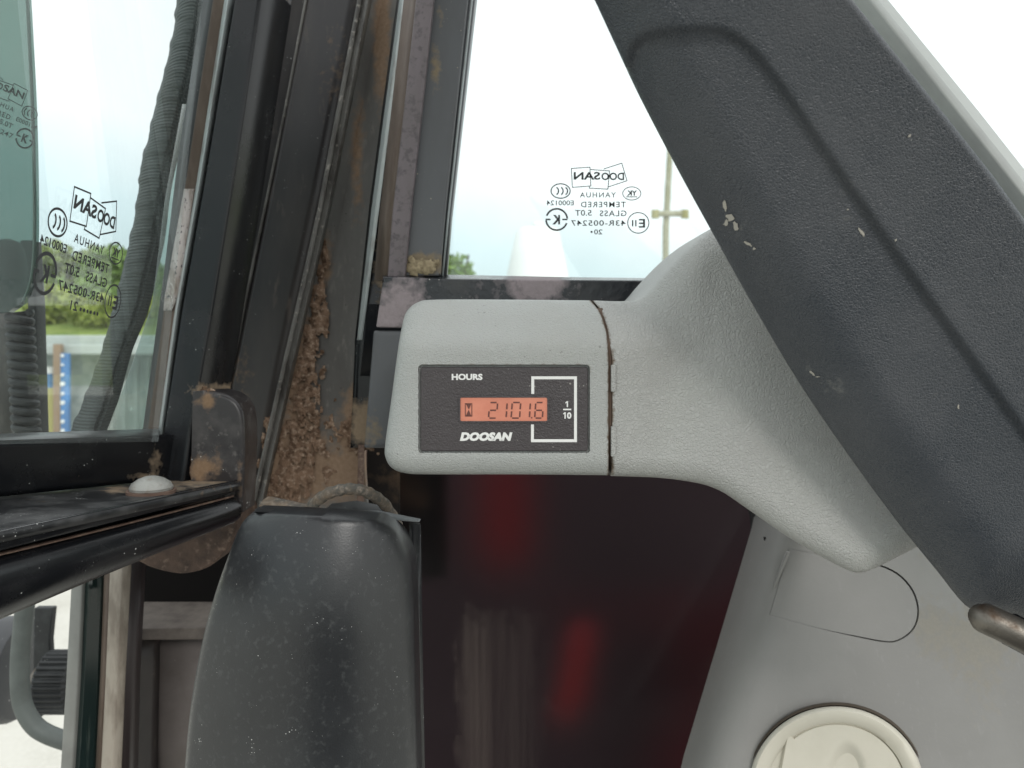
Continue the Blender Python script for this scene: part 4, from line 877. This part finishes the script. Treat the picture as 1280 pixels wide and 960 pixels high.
po = thing('window_post', P(40, 545, .46), 'thin black upright post beside the coiled cable', 'post')
loft('post_body', [[(24, 300, .462), (40, 300, .462)], [(34, 380, .462), (45, 380, .462)], [(36, 560, .462), (50, 560, .462)]], M_rubber, po, solid=.01, bevel=.001)
loft('post_strip', [[(-40, 330, .47), (12, 330, .47)], [(-40, 560, .47), (12, 560, .47)]], M_chan, po, solid=.004)
cc = thing('coiled_cable', P(24, 545, .43), 'black coiled cable hanging below a rounded boot at far left', 'cable')
hx = []
for k in range(16*16+1):
    a = k/16*2*math.pi; y_ = 390+k/16*11.4; xx = 24+(y_-390)*.06
    c_ = P(xx, y_, .43); hx.append(c_+Vector((math.cos(a)*.0053, math.sin(a)*.0053, 0)))
obj('coil', tube_bm(hx, .0021, 8), M_rubber, cc)
obj('boot', tube_bm([P(6+k*.8, y_, .43) for k, y_ in enumerate((300, 304, 312, 330, 350, 370, 382, 388))], [.003, .0065, .0085, .0095, .0095, .0088, .0068, .004], 20), M_rubber, cc)

# ---------------------------------------------------------------- lower left: jamb, recessed panel, hose, knob, drum
dj = thing('door_jamb', P(120, 1000, .42), 'layered door jamb with grey strip, dark glass and beige edge', 'door jamb')
loft('grey_strip', [[(90, 700, .40), (104, 700, .398)], [(82, 850, .40), (97, 850, .398)], [(72, 1010, .40), (87, 1010, .398)]], mat('dull_grey_strip', (.20, .205, .19), .5, layers=[('noise', 60, .4, .7, (.16, .16, .15))]), dj, solid=.012, bevel=.0008)
loft('dark_glass_strip', [[(103, 700, .402), (112, 700, .398), (132, 700, .402)], [(96, 850, .402), (106, 850, .398), (126, 850, .402)], [(86, 1010, .402), (96, 1010, .398), (118, 1010, .402)]], mat('dark_green_glass', (.008, .016, .015), .12, .6, layers=[('noise', 120, .55, .8, (.06, .075, .065), .5, (2, 2, .12))]), dj, ny=4, nx=4, solid=.004, sharp=60)
loft('olive_line', [[(131, 700, .399), (138, 700, .397)], [(125, 850, .399), (131, 850, .397)], [(117, 1010, .399), (124, 1010, .397)]], M_brown, dj, solid=.006)
loft('beige_edge', [[(137, 700, .396), (154, 700, .393)], [(131, 850, .396), (146, 850, .393)], [(123, 1010, .396), (139, 1010, .393)]], mat('beige_worn_edge', (.30, .265, .22), .6, layers=[('noise', 140, .45, .65, (.18, .15, .12), None, (1, 1, .3))]), dj, solid=.006, bevel=.0008)
loft('dark_face', [[(153, 690, .398), (172, 690, .398)], [(145, 850, .398), (164, 850, .398)], [(138, 1010, .398), (160, 1010, .398)]], mat('dark_maroon_paint', (.018, .012, .012), .5), dj, solid=.01)
rp_ = thing('recessed_panel', P(210, 1000, .44), 'dull brown recessed panel between the jamb and black cover', 'panel')
loft('speckled_face', [[(164, 795, .425), (200, 795, .44)], [(158, 1010, .425), (196, 1010, .44)]], M_pillar, rp_, ny=6, nx=4, solid=.004)
loft('panel_face', [[(198, 800, .442), (300, 800, .442)], [(192, 1010, .442), (300, 1010, .442)]], M_recess, rp_, solid=.004)
loft('ledge', [[(164, 752, .465), (300, 752, .465)], [(164, 786, .428), (300, 784, .428)], [(164, 800, .426), (300, 799, .426)]], mat('grimy_brown_ledge', (.11, .092, .078), .7, layers=[('noise', 90, .4, .65, (.065, .052, .044))], bumps=[('noise', 300, .3, .001)]), rp_, ny=4, nx=8, solid=.004, bevel=.001)
slab('dark_back', [(150, 600, .50), (330, 600, .50), (330, 780, .50), (150, 780, .50)], .004, M_gap, rp_, bevel=0)
hs = thing('grey_hose', P(40, 930, .5), 'dull grey hose bending in a hook at the lower left', 'hose')
obj('hose_body', tube_bm([P(*q) for q in smoothpts([(34, 730, .50), (29, 780, .50), (25, 830, .50), (27, 875, .50), (40, 903, .50), (60, 918, .50), (95, 930, .50)], 8)], .0056, 16), M_hose if False else mat('green_grey_hose', (.10, .115, .108), .6, layers=[('noise', 60, .4, .7, (.07, .08, .075))]), hs)
kn = thing('knurled_knob', P(74, 890, .53), 'black knurled knob on a stub beside the grey hose', 'knob')
def knob_bm():
    bm = bmesh.new(); c0 = P(55, 852, .54); n = 120; pr = [(0, .012), (.001, .0175), (.003, .0195), (.022, .0195), (.024, .017)]; rings = []
    for x_, r_ in pr:
        rings.append([bm.verts.new(c0+Vector((x_, math.cos(2*math.pi*k/n)*r_*(1+(.05 if k % 4 < 2 else -.04)*(r_ > .018)), math.sin(2*math.pi*k/n)*r_*(1+(.05 if k % 4 < 2 else -.04)*(r_ > .018))))) for k in range(n)])
    for i in range(len(rings)-1):
        for k in range(n): bm.faces.new((rings[i][k], rings[i][(k+1) % n], rings[i+1][(k+1) % n], rings[i+1][k]))
    bm.faces.new(rings[0][::-1]); bm.faces.new(rings[-1]); bmesh.ops.recalc_face_normals(bm, faces=bm.faces); return bm
obj('grip', knob_bm(), M_rubber, kn, sharp=30)
obj('stub', tube_bm([P(44, 848, .54), P(56, 852, .54)], [.0105, .0115], 20), M_steel, kn)
slab('mount_plate', [(42, 760, .555), (66, 760, .555), (62, 800, .555), (66, 880, .555), (50, 898, .555), (40, 880, .555)], .006, M_rubber, kn, bevel=.001)
mr_ = thing('dark_drum', P(0, 890, .62), 'dark grey round drum cut off by the left edge', 'drum')
obj('drum_body', tube_bm([P(-120, 836, .62), P(20, 836, .62), P(30, 836, .62), P(33, 836, .62)], [.039, .039, .036, .028], 40), mat('dark_slate_drum', (.04, .043, .047), .5, layers=[('noise', 30, .4, .7, (.06, .062, .065)), ('speck', 192, .42, .47, (.3, .3, .3))]), mr_)
